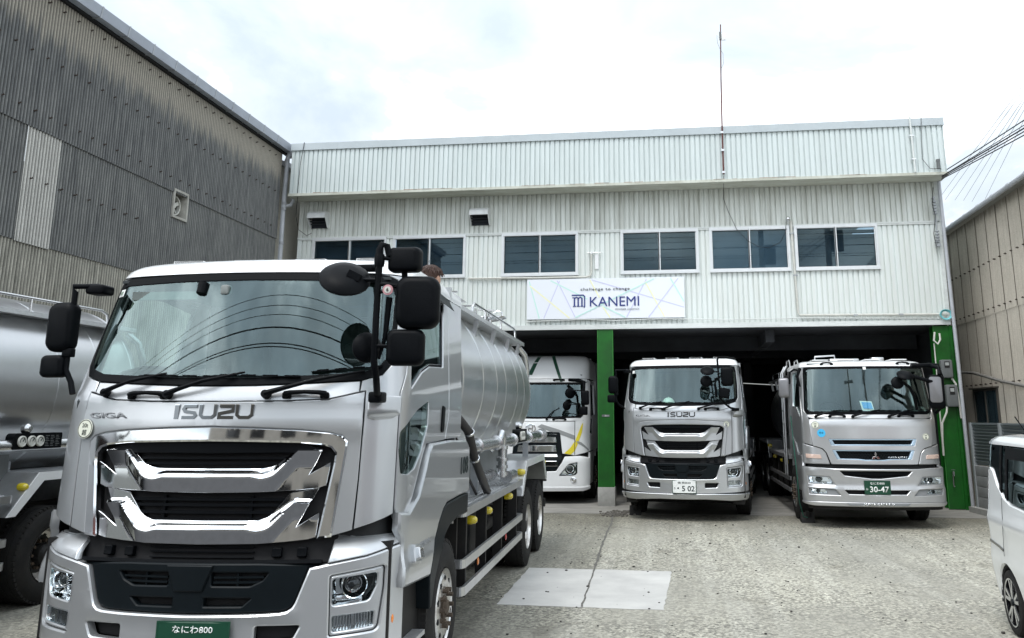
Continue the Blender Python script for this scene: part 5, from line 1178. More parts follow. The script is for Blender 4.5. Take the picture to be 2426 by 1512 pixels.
# ================================================================ the near silver tanker
def giga_mirrors_near(T):
    p = MB(); p.tube([(1.10,.16,2.12),(1.135,.02,2.16),(1.155,-.07,2.24),(1.145,-.10,2.34),(1.145,-.10,2.60),(1.15,-.10,3.0),(1.145,-.10,3.07),(1.16,-.09,3.11),(1.19,-.08,3.10),(1.21,-.08,3.03)], .022, 12)
    p.rbox(1.06, 1.15, .06, .20, 2.09, 2.16, .02, 'z')
    p.tube([(1.15,-.10,2.99),(1.05,.2,3.02),(.95,.42,3.05)], .022, 10); p.rbox(.80, .96, .40, .46, 3.02, 3.07, .015, 'y')
    p.lathe([(.03,-.04), (.034,-.02), (.034,.02), (.03,.04)], (1.15,-.10,3.0), (0,0,1), 14)
    for z0, x1, z1 in ((2.845,1.30,2.83), (2.445,1.25,2.44), (2.87,1.02,2.875), (3.02,1.22,3.01)): p.tube([(1.15,-.10,z0), ((1.15+x1)/2,-.10,(z0+z1)/2), (x1,-.08,z1)], .013, 8)
    p.tube([(1.15,-.1,2.78),(1.22,-.09,2.82),(1.29,-.09,2.83)], .012, 8); p.tube([(1.29,-.02,3.0),(1.30,-.02,2.9),(1.30,-.02,2.84)], .02, 8)
    p.tube([(1.17,-.08,2.36),(1.20,-.07,2.50),(1.215,-.06,2.76)], [.008,.016,.022], 8)
    p.build('mirror_arm', PLAS, T, 45)
    mirror_part(T, 'mirror', (1.405,-.06,2.725), .285, .345, .11, yaw=6, r=.075)
    mirror_part(T, 'mirror', (1.335,-.06,2.435), .245, .235, .09, yaw=8, r=.05)
    mirror_part(T, 'mirror', (1.305,-.05,3.01), .22, .165, .10, yaw=-4, r=.035)
    dish_part(T, (.925,-.10,2.885), (-.30,.72,-.70), .165, .05); 
    m = MB(); m.bar((.96,-.14,2.915), (1.04,-.13,2.875), .035, .045); m.build('mirror_joint', PLAS, T)
    dish_part(T, (1.07,-.02,2.44), (-.62,.75,-.1), .10, .03)
    c = MB(); c.lathe([(.032,-.01), (.034,.0), (.034,.008), (0,.01)], (1.225,-.13,2.80), (0,-1,0), 20); b = c.build('badge', mat('badge_pink', (.55,.28,.30), .5, var=.3, vs=30), T)
    c = MB(); c.lathe([(.022,0), (.022,.012), (0,.012)], (1.225,-.13,2.80), (0,-1,0), 20); c.build('dial', CREAM, b)
    text('lettering', '6', flatF((1.225,-.143,2.80), (1,0,0), (0,0,1), (0,-1,0)), 0, 0, .022, INK, b)
def giga_mirrors_left(T, u=-1.32, v=.35):
    p = MB(); a = u+.07; p.tube([(-1.10,.50,2.93),(-1.13,.42,2.94),(a-.02,v,2.93),(a,v,2.89),(a+.0,v,2.75),(a,v,2.40),(a,v,2.33),(a+.05,v,2.24),(-1.17,.34,2.16)], .020, 10); p.rbox(-1.20, -1.06, .38, .52, 2.88, 2.95, .02, 'y')
    p.rbox(a-.03, a+.04, v-.03, v+.03, 2.42, 2.48, .01, 'z'); p.bar((a,v,2.72), (u,v,2.72), .025, .03); p.build('mirror_arm', PLAS, T, 45)
    mirror_part(T, 'mirror', (u+.005,v,2.635), .20, .36, .10, yaw=-6, r=.065)
    mirror_part(T, 'mirror', (u-.025,v,2.355), .18, .16, .08, yaw=-6, r=.035)
TN = thing('tanker_truck', 'large silver tank truck with chrome grille filling the left foreground', 'tank truck', (-3.037, 5.273, 0), .0344)
giga_cab(TN, True, '108'); tanker_rear(TN, TANK); giga_mirrors_near(TN); giga_mirrors_left(TN)
jp_plate(TN, GK, .075, .655, .44, .225, 'なにわ800', 'か', '24-27', True, off=.075)
round_decal(TN, GK, -.948, 1.920, .064, mat('sticker_cream', (.72,.73,.62), .5), [('20t',.35,.42),('超',-.38,.58)], off=.026)
m = MB(); patch(m, GK, [[(-1.13,2.87),(-1.065,2.875),(-1.068,2.93),(-1.125,2.93)]], .003, .003, .05, .001); st = m.build('inspection_sticker', PLWHITE, TN, fix=False)
text('lettering', '10', GK, -1.097, 2.90, .030, GREEN, st, off=.006, th=.001)
# things inside the near windshield
m = MB(); m.box(-.88, -.38, .46, .48, 2.84, 2.90); m.build('sun_visor', mat('visor_pale', (.16,.19,.18), .6, var=.3, vs=8), TN)
m = MB(); m.rbox(-.16, -.10, .36, .42, 2.86, 2.93, .015, 'y'); m.build('dash_camera', mat('camera_grey', (.22,.24,.23), .5), TN); m = MB(); m.cyl((-.31,.38,2.87), (-.31,.40,2.95), .035, 14); m.build('dash_camera', PLAS, TN)
# ================================================================ left neighbour: same body, satin tank
TL = thing('tanker_truck', 'satin tanker cut off by the left edge, showing pressure gauges and a wheel', 'tank truck', (-8.13, 2.35, 0), 0)
for k in kids(TN):
    if k.name.split('.')[0] in ('badge','manhole','open_lid'): continue
    copy_tree(k, TL)
for k in kids(TL):
    if k.name.split('.')[0] == 'tank':
        for q in [k]+kids(k): q.data = q.data.copy(); q.data.materials[0] = TANK2
# ================================================================ the parked tanker of the same type
TM = thing('tanker_truck', 'silver tanker with silver grille and white number plate in the open bay', 'tank truck', (.137, 17.10, 0), -.1124)
giga_cab(TM, False, None)
jp_plate(TM, GK, .04, .665, .44, .235, '奈良830', 'き', '・5 02', False, off=.075)
round_decal(TM, GK, .885, 1.845, .062, mat('sticker_cream', (.72,.73,.62), .5), [('20t',.35,.42),('超',-.38,.58)], off=.012)
m = MB(); patch(m, GK, [[(-1.13,2.87),(-1.065,2.875),(-1.068,2.93),(-1.125,2.93)]], .003, .003, .05, .001); m.build('inspection_sticker', PLWHITE, TM, fix=False)
p = MB(); p.tube([(1.08,.14,2.14),(.98,-.02,2.16),(.88,-.14,2.24),(.79,-.2,2.36),(.80,-.2,2.52),(.78,-.2,2.8),(.77,-.2,3.08),(.79,-.2,3.13),(.92,-.1,3.14),(1.08,.3,3.13)], .020, 10)
p.tube([(.73,-.18,2.36),(.71,-.18,2.6),(.72,-.18,2.72),(.80,-.2,2.74)], .022, 8)
for a, b in (((.78,-.2,2.82),(.90,-.2,2.82)), ((.79,-.2,2.85),(.64,-.2,2.86)), ((.72,-.18,2.6),(.62,-.1,2.60)), ((.80,-.2,2.48),(.88,-.2,2.46))): p.tube([a, b], .013, 8)
p.rbox(1.0, 1.14, .02, .2, 2.1, 2.16, .02, 'z'); p.build('mirror_arm', PLAS, TM, 45)
mirror_part(TM, 'mirror', (.945,-.2,2.755), .235, .36, .10, yaw=4, r=.06); mirror_part(TM, 'mirror', (.885,-.2,2.44), .20, .20, .08, yaw=14, roll=10, r=.03)
dish_part(TM, (.57,-.2,2.875), (-.1,.62,-.78), .135, .045); dish_part(TM, (.53,-.08,2.675), (0,1,-.15), .115, .03)
giga_mirrors_left(TM, -1.40, .25)
for k in kids(TN):
    n = k.name.split('.')[0]
    if n in ('chassis_frame','tank','tank_saddle','walkway','handrail','manhole','rear_mudguard','side_panel','mud_flap','catwalk','side_guard_rail','rail_post','rear_bumper','ladder','light_block_curtain','light_block_box','wheel','fuel_tank'): 
        if n in ('manhole','handrail','walkway'): continue
        q = copy_tree(k, TM)
        if n == 'tank': q.scale = (.93,1,.92)
# ================================================================ right-hand silver truck
FK = Skin(1.222, 1.02, 4.5,
    [(.25,.03),(.45,0),(1.05,0),(1.13,.035),(1.45,.06),(1.95,.09),(2.04,.13),(2.93,.36),(2.97,.42),(3.02,.55),(3.05,.75),(3.075,1.1),(3.08,1.3)],
    [(.25,1.0),(1.05,1.015),(1.12,1.0),(2.0,1.0),(2.95,.945),(3.0,.93),(3.04,.90),(3.08,.82)])
TF = thing('tanker_truck', 'silver truck with slim blue edged grilles and green plate 30-47', 'tank truck', (3.63, 16.35, 0), 0)
F = FK; T = TF; S = F.side
cab_liner(F, T, .95, 2.0, 2.95)
b = MB(); shell(b, F, 2.9, [.42,.7,1.0], 60, -.12, cap_bot=True); b.build('lower_frame', CHASSIS, T)
fo = rnd(sym([(0,2.035),(1.10,2.04),(1.215,2.10),(1.225,2.90),(1.12,2.925),(0,2.925)]), .05); fi = rnd(sym([(0,2.085),(1.08,2.09),(1.175,2.14),(1.185,2.86),(1.10,2.885),(0,2.885)]), .05)
P_(F, 'windshield_frame', PLAS, T, [fo, fi], 0, .03, .06); P_(F, 'windshield', WGLASS, T, [fi], -.006, .003, .05, .001)
mb = MB(); shell(mb, F, S(2.1), [2.93,2.95,2.97,3.0,3.02,3.035,3.05,3.06,3.07,3.075,3.08], 64, .004, cap_top=True); mb.box(-1.05, 1.05, 2.02, 2.06, 2.85, 3.06); rf = mb.build('roof', WHITE, T, 40)
mb = MB()
for x in (-.7, -.2, .3, .8): mb.rbox(x-.15, x+.15, .95, 1.7, 3.078, 3.10, .02, 'y')
mb.split('roof_rib', WHITE, rf)
P_(F, 'cowl_panel', FSILVER, T, [sym([(0,1.955),(1.02,1.955),(1.13,1.98),(1.15,2.03),(0,2.029)])], 0, .03, .06)
g1 = rnd(sym([(0,1.463),(.745,1.463),(.79,1.588),(0,1.588)]), .015); g2 = rnd(sym([(0,1.20),(.17,1.195),(.30,1.215),(.66,1.22),(.735,1.388),(0,1.388)]), .015)
hp = sym([(0,1.128),(.765,1.132),(.835,1.34),(.90,1.415),(1.02,1.452),(1.065,1.455),(1.10,1.70),(1.115,1.945),(0,1.945)])
P_(F, 'front_panel', FSILVER, T, [rnd(hp, .02), g1, g2], lambda s, z: .004+.02*max(0, min(1, (1.93-z)/.05)), .05, .05)
for gg, ss in ((g1, .88), (g2, .90)):
    cx, cz = 0, sum(p[1] for p in gg)/len(gg); inn = [(a*.915, cz+(b_-cz)*(.62 if gg is g1 else .80)) for a, b_ in gg]
    P_(F, 'grille_surround', mat('ice_blue_trim', (.45,.58,.70), .25, .5, coat=.4), T, [gg, inn], lambda s, z: .02, .06, .05, .008)
    q = MB(); patch(q, F, [[(a*1.0, cz+(b_-cz)*.95) for a, b_ in gg]], -.05, .02, .08); gb = q.build('grille_back', VOID, T, fix=False)
    q = MB(); z0, z1 = min(p[1] for p in inn), max(p[1] for p in inn); rr = 0; z = z0+.012
    while z < z1-.004:
        x = -.62+.026*(rr % 2)
        while x < .63:
            if inpoly(x, z, inn): stroke(q, F, [(x+.023*math.cos(R(60*k+30)), z+.020*math.sin(R(60*k+30))) for k in range(6)], .007, -.018, .012, closed=True)
            x += .052
        z += .034; rr += 1
    q.build('grille_mesh', PLASD, gb, fix=False)
q = MB()   # three-diamond emblem
def dia(c, a): c = Vector(c); u_ = Vector((math.cos(a), math.sin(a))); v_ = Vector((-u_.y, u_.x)); return [tuple(c), tuple(c+u_*.04-v_*.023), tuple(c+u_*.08), tuple(c+u_*.04+v_*.023)]
for a in (90, 210, 330): patch(q, F, [dia((.02,1.272), R(a))], .030, .012, .03, .002)
q.build('emblem', CHROME, T, fix=False)
text('model_lettering', 'SUPER GREAT', F, .42, 1.262, .026, CHROME, T, w=.36, off=.0, th=.02, bold=.01, shear=.2)
lb = [(.79,1.132),(1.36,1.137),(1.34,1.50),(1.27,1.49),(1.08,1.450),(1.03,1.443),(.915,1.405),(.85,1.335)]
P_(F, 'lamp_panel', FSILVER, T, [rnd(lb, .02)], .01, .05, .05, .01, both=True)
cp = [(1.075,1.47),(1.27,1.51),(1.27,2.02),(1.33,2.3),(1.38,2.93),(1.20,2.93),(1.228,2.90),(1.222,2.10),(1.16,2.035),(1.14,1.97),(1.12,1.93),(1.105,1.70)]
P_(F, 'corner_panel', FSILVER, T, [cp], 0, .03, .06, both=True)
i1 = rnd(sym([(0,.885),(.08,.885),(.55,.935),(.63,1.018),(0,1.018)]), .015); i2 = rnd(sym([(0,.610),(.50,.612),(.57,.685),(0,.684)]), .012)
hl = rnd([(.715,.770),(1.18,.785),(1.20,.935),(.805,.918)], .012); fg = rnd([(.635,.590),(1.17,.602),(1.18,.715),(.725,.698)], .012)
bp = sym([(0,.475),(.6,.475),(1.2,.475),(1.36,.48),(1.40,.60),(1.40,1.10),(1.30,1.078),(.78,1.055),(.72,1.052),(0,1.050)])
P_(F, 'bumper', FSILVER, T, [rnd(bp, .015), i1, i2, hl, mir(hl), fg, mir(fg)], lambda s, z: .03+.02*max(0, min(1, (.76-z)/.04)), .06, .05, .01)
q = MB(); patch(q, F, [i1], -.03, .02, .1); patch(q, F, [i2], -.03, .02, .1); q.build('lower_intake', VOID, T, fix=False)
q = MB(); patch(q, F, [rnd(sym([(0,.930),(.52,.955),(.60,1.010),(0,1.010)]), .01)], .0, .02, .08); stroke(q, F, [(-.5,.935),(0,.90),(.5,.935)], .02, .02, .03); q.build('intake_slat', PLAS, T, fix=False)
P_(F, 'bumper_lip', FSILVER, T, [sym([(0,.405),(1.1,.41),(1.36,.44),(1.40,.475),(0,.470)])], .06, .06, .06, .008)
q = MB(); patch(q, F, [sym([(0,.425),(.50,.43),(.56,.465),(0,.468)])], .075, .01, .06, .003); q.build('lip_inlay', GREYDEC, T, fix=False)
text('model_lettering', 'SUPER GREAT V', F, 0, .447, .032, CHROME, T, w=.54, off=.082, th=.004, bold=.02, shear=.25)
q = MB(); patch(q, F, [sym([(0,.33),(1.25,.34),(1.3,.41),(0,.402)])], -.01, .03, .1); q.build('under_skirt', CHASSIS, T, fix=False)
for k in (1, -1):
    M_ = (lambda p: p) if k == 1 else mir
    hb = P_(F, 'headlight', GREYDEC, T, [M_(hl), M_(rnd([(.75,.79),(1.165,.80),(1.18,.918),(.83,.902)], .012))], .02, .03, .05, .004)
    cell(F, hb, 'lamp_bowl', M_([(.75,.79),(1.165,.80),(1.18,.918),(.83,.902)]), .02, .10, 'head')
    hb = P_(F, 'fog_lamp', GREYDEC, T, [M_(fg), M_(rnd([(.86,.615),(1.14,.622),(1.15,.695),(.90,.688)], .01))], .02, .03, .05, .004)
    cell(F, hb, 'lamp_bowl', M_([(.86,.615),(1.14,.622),(1.15,.695),(.90,.688)]), .02, .08, 'head')
    q = MB(); patch(q, F, [M_(rnd([(.93,1.228),(1.22,1.238),(1.23,1.315),(.945,1.30)], .01))], .022, .02, .05, .004); q.build('turn_signal', mat('clear_amber', (.60,.45,.38), .15, coat=1), T, fix=False)
    win = [(1.42,1.98),(S(.70),2.10),(S(.90),2.18),(S(1.40),2.20),(S(1.40),2.86),(1.46,2.86)]
    dr = [(1.285,1.50),(1.36,1.45),(S(.5),1.3),(S(.85),1.28),(S(1.1),1.5),(S(1.5),1.6),(S(1.5),2.93),(1.395,2.93),(1.345,2.3),(1.285,2.02)]
    d = P_(F, 'door', FSILVER, T, [M_(dr), M_(rnd(win, .02))], 0, .05, .06)
    q = MB(); patch(q, F, [M_(win)], -.02, .003, .1, .001); q.build('side_window', SGLASS, d, fix=False)
    P_(F, 'rear_pillar', FSILVER, T, [M_([(S(1.51),1.3),(S(2.1),1.3),(S(2.1),2.93),(S(1.51),2.93)])], 0, .05, .08)
    sp = [(1.40,.62),(S(.95),.62),(S(1.05),.9),(S(1.3),1.12),(S(1.6),1.22),(S(2.1),1.25),(S(2.1),1.29),(S(1.5),1.58),(S(1.12),1.48),(S(.87),1.265),(S(.5),1.28),(1.40,1.30)]
    P_(F, 'step_panel', FSILVER, T, [M_(sp)], .02, .06, .06, .01)
rr = MB(); rr.box(-1.2, 1.2, 2.06, 2.1, 1.0, 2.1); rr.box(-1.13, 1.13, 2.06, 2.1, 2.1, 3.02); rr.build('rear_wall', FSILVER, T)
interior(F, T, 2.05, 1.62)
wiper(F, T, (-.98,1.985), (-.52,2.11), (-.70,2.10), (-.13,2.10), .02); wiper(F, T, (-.32,1.985), (.18,2.11), (0,2.10), (.57,2.10), .02); wiper(F, T, (.33,1.985), (.80,2.11), (.64,2.10), (1.12,2.11), .02)
handle(F, T, -.73, -.47, 1.99); handle(F, T, .51, .77, 1.995); handle(F, T, -.82, -.62, 2.965, .03); handle(F, T, .68, .90, 2.965, .03)
jp_plate(T, F, -.005, .735, .44, .23, 'なにわ800', 'か', '30-47', True, off=.055)
sc_ = mat('sticker_cream', (.72,.73,.62), .5)
round_decal(T, F, -1.005, 1.838, .068, sc_, [('20t',.35,.42),('超',-.38,.58)], off=.028); round_decal(T, F, .965, 1.625, .062, sc_, [('20t',.35,.42),('超',-.38,.58)], off=.028)
sb = round_decal(T, F, -.905, 1.69, .075, mat('sticker_blue', (.05,.42,.72), .5), [('安全',.1,.5)], off=.028, ring=False)
sb['label'] = 'round bright blue sticker'
m = MB(); patch(m, F, [[(-.03,2.865),(.03,2.865),(.03,2.92),(-.03,2.92)]], .003, .003, .05, .001); m.build('inspection_sticker', PLWHITE, T, fix=False)
m = MB(); m.add([(-.12,.20,2.10),(.10,.20,2.09),(.07,.26,2.27),(-.15,.26,2.28)], [(0,1,2,3)]); m.add([(-.12,.204,2.10),(.10,.204,2.09),(.07,.264,2.27),(-.15,.264,2.28)], [(3,2,1,0)])
cd = m.build('paper_card', PLWHITE, fix=False); cd.location = TF.location; tag(cd, 'white and blue paper card on the dashboard of the right-hand silver truck', 'card')
m = MB(); m.add([(-.10,.197,2.14),(.075,.197,2.13),(.055,.245,2.25),(-.12,.245,2.26)], [(0,1,2,3)]); m.build('blue_print', mat('card_blue', (.08,.35,.75), .5), cd, fix=False)
p = MB(); p.tube([(1.05,.3,2.92),(1.10,.1,2.93),(1.22,-.12,2.86),(1.20,-.18,2.74)], .035, 10); p.tube([(1.12,.2,2.95),(1.25,.05,2.93),(1.30,.0,2.7),(1.28,0,2.2),(1.20,.2,2.06)], .03, 10)
p.tube([(.66,-.16,2.74),(.9,-.18,2.66),(1.02,-.18,2.62),(1.1,-.15,2.62)], .035, 10); p.tube([(.55,-.12,2.62),(.68,-.1,2.52),(.78,.02,2.36),(.84,.12,2.12)], .028, 10); p.rbox(.80, 1.15, .02, .22, 2.88, 2.96, .03, 'x')
p.build('mirror_arm', PLAS, T, 45)
a = mirror_part(T, 'mirror', (1.15,-.12,2.43), .27, .62, .12, yaw=4, r=.07); q = MB(); q.rbox(-.135, .085, -.075, -.05, -.19, .27, .05, 'y', M=Matrix.Translation((1.14,-.12,2.43))); q.build('mirror_cover', MATS.get('mirror_silver') or mat('mirror_silver', (.22,.22,.23), .35, .5), a)
dish_part(T, (.60,-.18,2.735), (-.1,.55,-.83), .15, .05); dish_part(T, (.48,-.08,2.60), (0,1,-.2), .115, .03)
a = mirror_part(T, 'mirror', (-1.53,.25,2.53), .20, .37, .11, yaw=-8, r=.05, m=mat('mirror_silver', (.22,.22,.23), .35, .5))
p = MB(); p.tube([(-1.18,.5,2.86),(-1.3,.4,2.88),(-1.40,.3,2.82),(-1.42,.28,2.6)], .02, 8); p.tube([(-1.18,.45,2.9),(-1.25,.4,2.75),(-1.22,.4,2.55)], .03, 8); p.build('mirror_arm', PLAS, T)
for k in kids(TN):
    n = k.name.split('.')[0]
    if n in ('chassis_frame','walkway','handrail','rear_mudguard','side_panel','mud_flap','catwalk','side_guard_rail','rail_post','rear_bumper','wheel','marker_lamp','tank','light_block_curtain','light_block_box'):
        q = copy_tree(k, TF)
        if n == 'tank': q.scale = (.88,1,.885)
        if n in ('handrail','walkway'): q.location = (0,0,-.22)
m = MB()
for u in (-1.12, -.95): m.tube([(u,2.3,2.6),(u,2.3,3.1),(u,2.4,3.18),(u,2.8,3.18),(u,2.9,3.0)], .014, 8)
m.tube([(-.62,2.2,3.0),(-.60,2.2,3.24),(-.2,2.2,3.26),(-.16,2.2,3.0)], .02, 8); m.tube([(-1.28,2.3,.8),(-1.28,2.3,2.9),(-1.2,2.3,3.05)], .018, 8); m.tube([(-1.28,2.6,.8),(-1.28,2.6,2.9),(-1.2,2.6,3.05)], .018, 8)
for i in range(7): m.cyl((-1.28,2.3,1.0+.28*i), (-1.28,2.6,1.0+.28*i), .012, 8)
m.rbox(-.35, .25, 1.9, 2.3, 3.06, 3.18, .04, 'x'); m.rbox(.5, .75, 1.9, 2.2, 3.06, 3.2, .03, 'x'); m.build('access_ladder', ALU, TF)
# ================================================================ white truck behind the near tank
HK = Skin(1.245, 1.02, 4.0,
    [(.25,.05),(.4,0),(1.0,0),(1.1,.05),(1.8,.09),(1.92,.12),(2.82,.36),(2.90,.36),(3.0,.42),(3.3,.62),(3.45,.85),(3.5,1.1),(3.52,1.4)],
    [(.25,.98),(.6,1.0),(1.9,1.0),(2.82,.955),(3.3,.93),(3.45,.88),(3.52,.78)])
TH = thing('white_truck', 'white high roofed truck with green and yellow stripes, half hidden behind the near tank', 'truck', (-3.22, 20.1, 0), 0)
F = HK; T = TH; S = F.side
cab_liner(F, T, .9, 1.9, 2.95)
fo = rnd(sym([(0,1.95),(.95,1.975),(1.09,2.03),(1.14,2.15),(1.14,2.80),(0,2.80)]), .04); fi = rnd(sym([(0,1.99),(.90,2.01),(1.04,2.06),(1.09,2.17),(1.09,2.755),(0,2.755)]), .04)
P_(F, 'windshield_frame', PLAS, T, [fo, fi], 0, .03, .06); P_(F, 'windshield', WGLASS, T, [fi], -.006, .003, .05, .001)
mb = MB(); shell(mb, F, S(2.2), [2.90,2.94,3.0,3.1,3.2,3.3,3.38,3.45,3.48,3.5,3.51,3.52], 64, .004, cap_top=True); mb.box(-1.1, 1.1, 2.12, 2.16, 2.8, 3.49); rf = mb.build('roof', WHITE, T, 40)
P_(F, 'roof_visor', WHITE, T, [sym([(0,2.81),(1.15,2.81),(1.25,2.83),(1.25,2.89),(0,2.89)])], .01, .04, .06)
q = MB(); patch(q, F, [[(-.02,3.50),(-.12,3.50),(-.32,2.99),(-.20,2.99)]], .009, .003, .06, .001); patch(q, F, [[(.25,3.50),(.345,3.50),(.60,2.82),(.53,2.82)]], .014, .003, .06, .001); q.build('green_stripe', mat('dark_green_stripe', (.015,.06,.035), .35), rf, fix=False)
gr = rnd(sym([(0,.74),(.46,.76),(.58,.98),(.60,1.08),(.545,1.60),(.52,1.635),(0,1.64)]), .02)
P_(F, 'cowl_panel', WHITE, T, [sym([(0,1.885),(1.0,1.90),(1.05,1.96),(.95,1.965),(0,1.943)])], 0, .03, .06)
hp = [(.60,1.145),(.885,1.105),(.885,1.88),(0,1.875),(-.885,1.88),(-.885,1.105),(-.60,1.145),(-.545,1.60),(-.52,1.642),(0,1.647),(.52,1.642),(.545,1.60)]
P_(F, 'front_panel', WHITE, T, [hp], .006, .04, .05)
P_(F, 'corner_panel', WHITE, T, [[(.90,1.105),(1.05,1.14),(1.28,1.19),(1.28,2.05),(1.35,2.4),(1.38,2.88),(1.22,2.80),(1.155,2.78),(1.155,2.12),(1.10,2.02),(1.02,1.95),(1.0,1.90),(.90,1.89)]], 0, .04, .06, both=True)
q = MB(); patch(q, F, [[(.64,1.148),(.80,1.12),(.884,1.20),(.884,1.42),(.78,1.27)]], .012, .003, .06, .001); patch(q, F, [[(.902,1.22),(.98,1.40),(1.06,1.62),(1.09,1.85),(1.06,1.82),(1.0,1.68),(.902,1.44)]], .006, .003, .06, .001); q.build('yellow_stripe', mat('yellow_stripe', (.75,.62,.03), .4), T, fix=False)
q = MB(); patch(q, F, [[(0,1.76),(.10,1.82),(.50,1.70),(.884,1.56),(.884,1.46),(.55,1.58),(.10,1.72)]], .011, .003, .06, .001); patch(q, F, [[(.902,1.45),(1.05,1.40),(1.25,1.24),(1.25,1.20),(1.05,1.33),(.902,1.40)]], .006, .003, .06, .001); q.build('grey_stripe', mat('grey_stripe', (.28,.29,.29), .4), T, fix=False)
P_(F, 'grille', PLASD, T, [gr], .02, .06, .06, .01)
q = MB()
for z0, z1, w in ((1.40,1.52,.47),(1.19,1.33,.47),(1.05,1.13,.5),(.86,.98,.5)):
    patch(q, F, [rnd(sym([(0,z0),(w,z0),(w-.02,z1),(0,z1)]), .015)], .045, .03, .06, .008)
q.build('grille_bar', CHROME, T, fix=False)
text('lettering', 'HINO TRUCKS', F, .30, 1.585, .024, CHROME, T, w=.34, off=.026, th=.003)
q = MB(); stroke(q, F, circ(-.16,1.725,.115,.095, 28), .018, .03, .02, closed=True); stroke(q, F, [(-.205,1.66),(-.205,1.79)], .022, .028, .012); stroke(q, F, [(-.115,1.66),(-.115,1.79)], .022, .028, .012); stroke(q, F, [(-.205,1.725),(-.115,1.725)], .02, .028, .012); q.build('emblem', CHROME, T)
hl = rnd([(.53,.645),(.76,.905),(.955,.945),(.955,.71),(.90,.655)], .015)
bp = [(0,.33),(.95,.325),(1.15,.34),(1.30,.42),(1.30,1.04),(1.02,1.085),(.66,1.07),(.60,.95),(.46,.75),(0,.73)]
P_(F, 'bumper', WHITE, T, [rnd(sym(bp), .02), hl, mir(hl)], .03, .06, .06, .015)
q = MB(); patch(q, F, [sym([(0,.31),(1.1,.315),(1.28,.36),(1.28,.42),(1.1,.40),(0,.40)])], .06, .05, .06, .01); q.build('bumper_lip', WHITE, T, fix=False)
for k in (1, -1):
    M_ = (lambda p: p) if k == 1 else mir
    hb = P_(F, 'headlight', GLOSSB, T, [M_(hl), M_([(a*.97+.02, b_*.97+.02) for a, b_ in hl])], .03, .03, .05, .002)
    cell(F, hb, 'lamp_bowl', M_([(a*.97+.02, b_*.97+.02) for a, b_ in hl]), .03, .10, 'head')
    q = MB(); q.lathe([(.065,-.02), (.07,.01), (.055,.015), (.05,0), (0,.01)], F(k*.865, .55, .035), (0,-1,0), 20); q.build('fog_lamp', CHROME, T)
    d = P_(F, 'door', WHITE, T, [M_([(1.29,1.2),(S(1.5),1.2),(S(1.5),2.86),(1.42,2.86),(1.36,2.4),(1.29,2.05)]), M_([(1.46,2.0),(S(1.4),2.05),(S(1.4),2.78),(1.5,2.78)]), M_([(1.32,1.62),(S(.6),1.55),(S(.7),1.95),(1.36,1.95)])], 0, .05, .08)
    q = MB(); patch(q, F, [M_([(1.46,2.0),(S(1.4),2.05),(S(1.4),2.78),(1.5,2.78)])], -.02, .003, .1, .001); patch(q, F, [M_([(1.32,1.62),(S(.6),1.55),(S(.7),1.95),(1.36,1.95)])], -.005, .003, .1, .001); q.build('side_window', GLOSSB, d, fix=False)
    P_(F, 'rear_pillar', WHITE, T, [M_([(S(1.51),1.2),(S(2.2),1.2),(S(2.2),2.9),(S(1.51),2.9)])], 0, .05, .1)
    P_(F, 'step_panel', WHITE, T, [M_([(1.32,.45),(S(.9),.45),(S(1.0),.9),(S(1.5),1.17),(1.32,1.17)])], 0, .05, .1)
interior(F, T, 2.1, 1.55)
rr = MB(); rr.box(-1.2, 1.2, 2.16, 2.2, 1.0, 2.9); rr.build('rear_wall', WHITE, T)
wiper(F, T, (.22,1.935), (.40,2.14), (.33,2.10), (.52,2.20), .02); handle(F, T, .38, .66, 1.925); handle(F, T, .38, .62, 2.865, .03)
p = MB(); p.tube([(.75,.2,2.86),(1.0,.0,2.84),(1.14,-.12,2.80),(1.14,-.12,2.4),(1.14,-.12,2.1)], [.04,.05,.04,.02,.02], 10); p.tube([(1.14,-.12,2.6),(.85,-.12,2.6)], .012, 8); p.tube([(1.14,-.12,2.28),(.74,-.1,2.28)], .010, 8); p.build('mirror_arm', PLAS, T)
mirror_part(T, 'mirror', (1.16,-.1,2.43), .19, .34, .10, r=.04); mirror_part(T, 'mirror', (1.12,-.1,2.13), .20, .20, .08, r=.03); dish_part(T, (.81,-.1,2.54), (-.5,.8,.1), .13, .03); dish_part(T, (.73,-.1,2.25), (-.6,.8,0), .11, .03)
for k in kids(TN):
    if k.name.split('.')[0] in ('chassis_frame','wheel','light_block_curtain','light_block_box'): copy_tree(k, TH)
m = MB(); m.box(-1.24, 1.24, 2.6, 9.5, 1.1, 3.4); m.build('cargo_body', mat('cargo_dark', (.10,.10,.11), .6), TH)
# ================================================================ white van
VK = Skin(.81, .66, 3.0,
    [(.2,.10),(.32,.03),(.5,0),(.72,0),(.80,.02),(1.25,.04),(1.50,.06),(1.72,.10),(1.76,.13),(1.79,.21),(1.81,.36),(1.82,.6)],
    [(.2,.95),(.5,.99),(.9,1.0),(1.15,.985),(1.3,.97),(1.70,.93),(1.75,.915),(1.79,.87),(1.82,.75)])
TV = thing('white_van', 'small white van with black windows and alloy wheel, cut off by the right edge', 'van', (3.955, 9.50, 0), math.pi-.08)
F = VK; T = TV; S = F.side; E_ = S(3.45)
def arch(c, r, z0, n=14): return [(S(c)+r*math.cos(math.pi*i/n), .30+r*math.sin(math.pi*i/n)*1.0) for i in range(n+1)]
up = [(0,.80),(S(.12),.80),(S(.74),.79),(S(1.0),.30+.0)]
A1 = [(S(.74)+.335*math.cos(R(a)), .29+.335*math.sin(R(a))) for a in range(180, -1, -12)]; A2 = [(S(3.13)+.335*math.cos(R(a)), .29+.335*math.sin(R(a))) for a in range(180, -1, -12)]
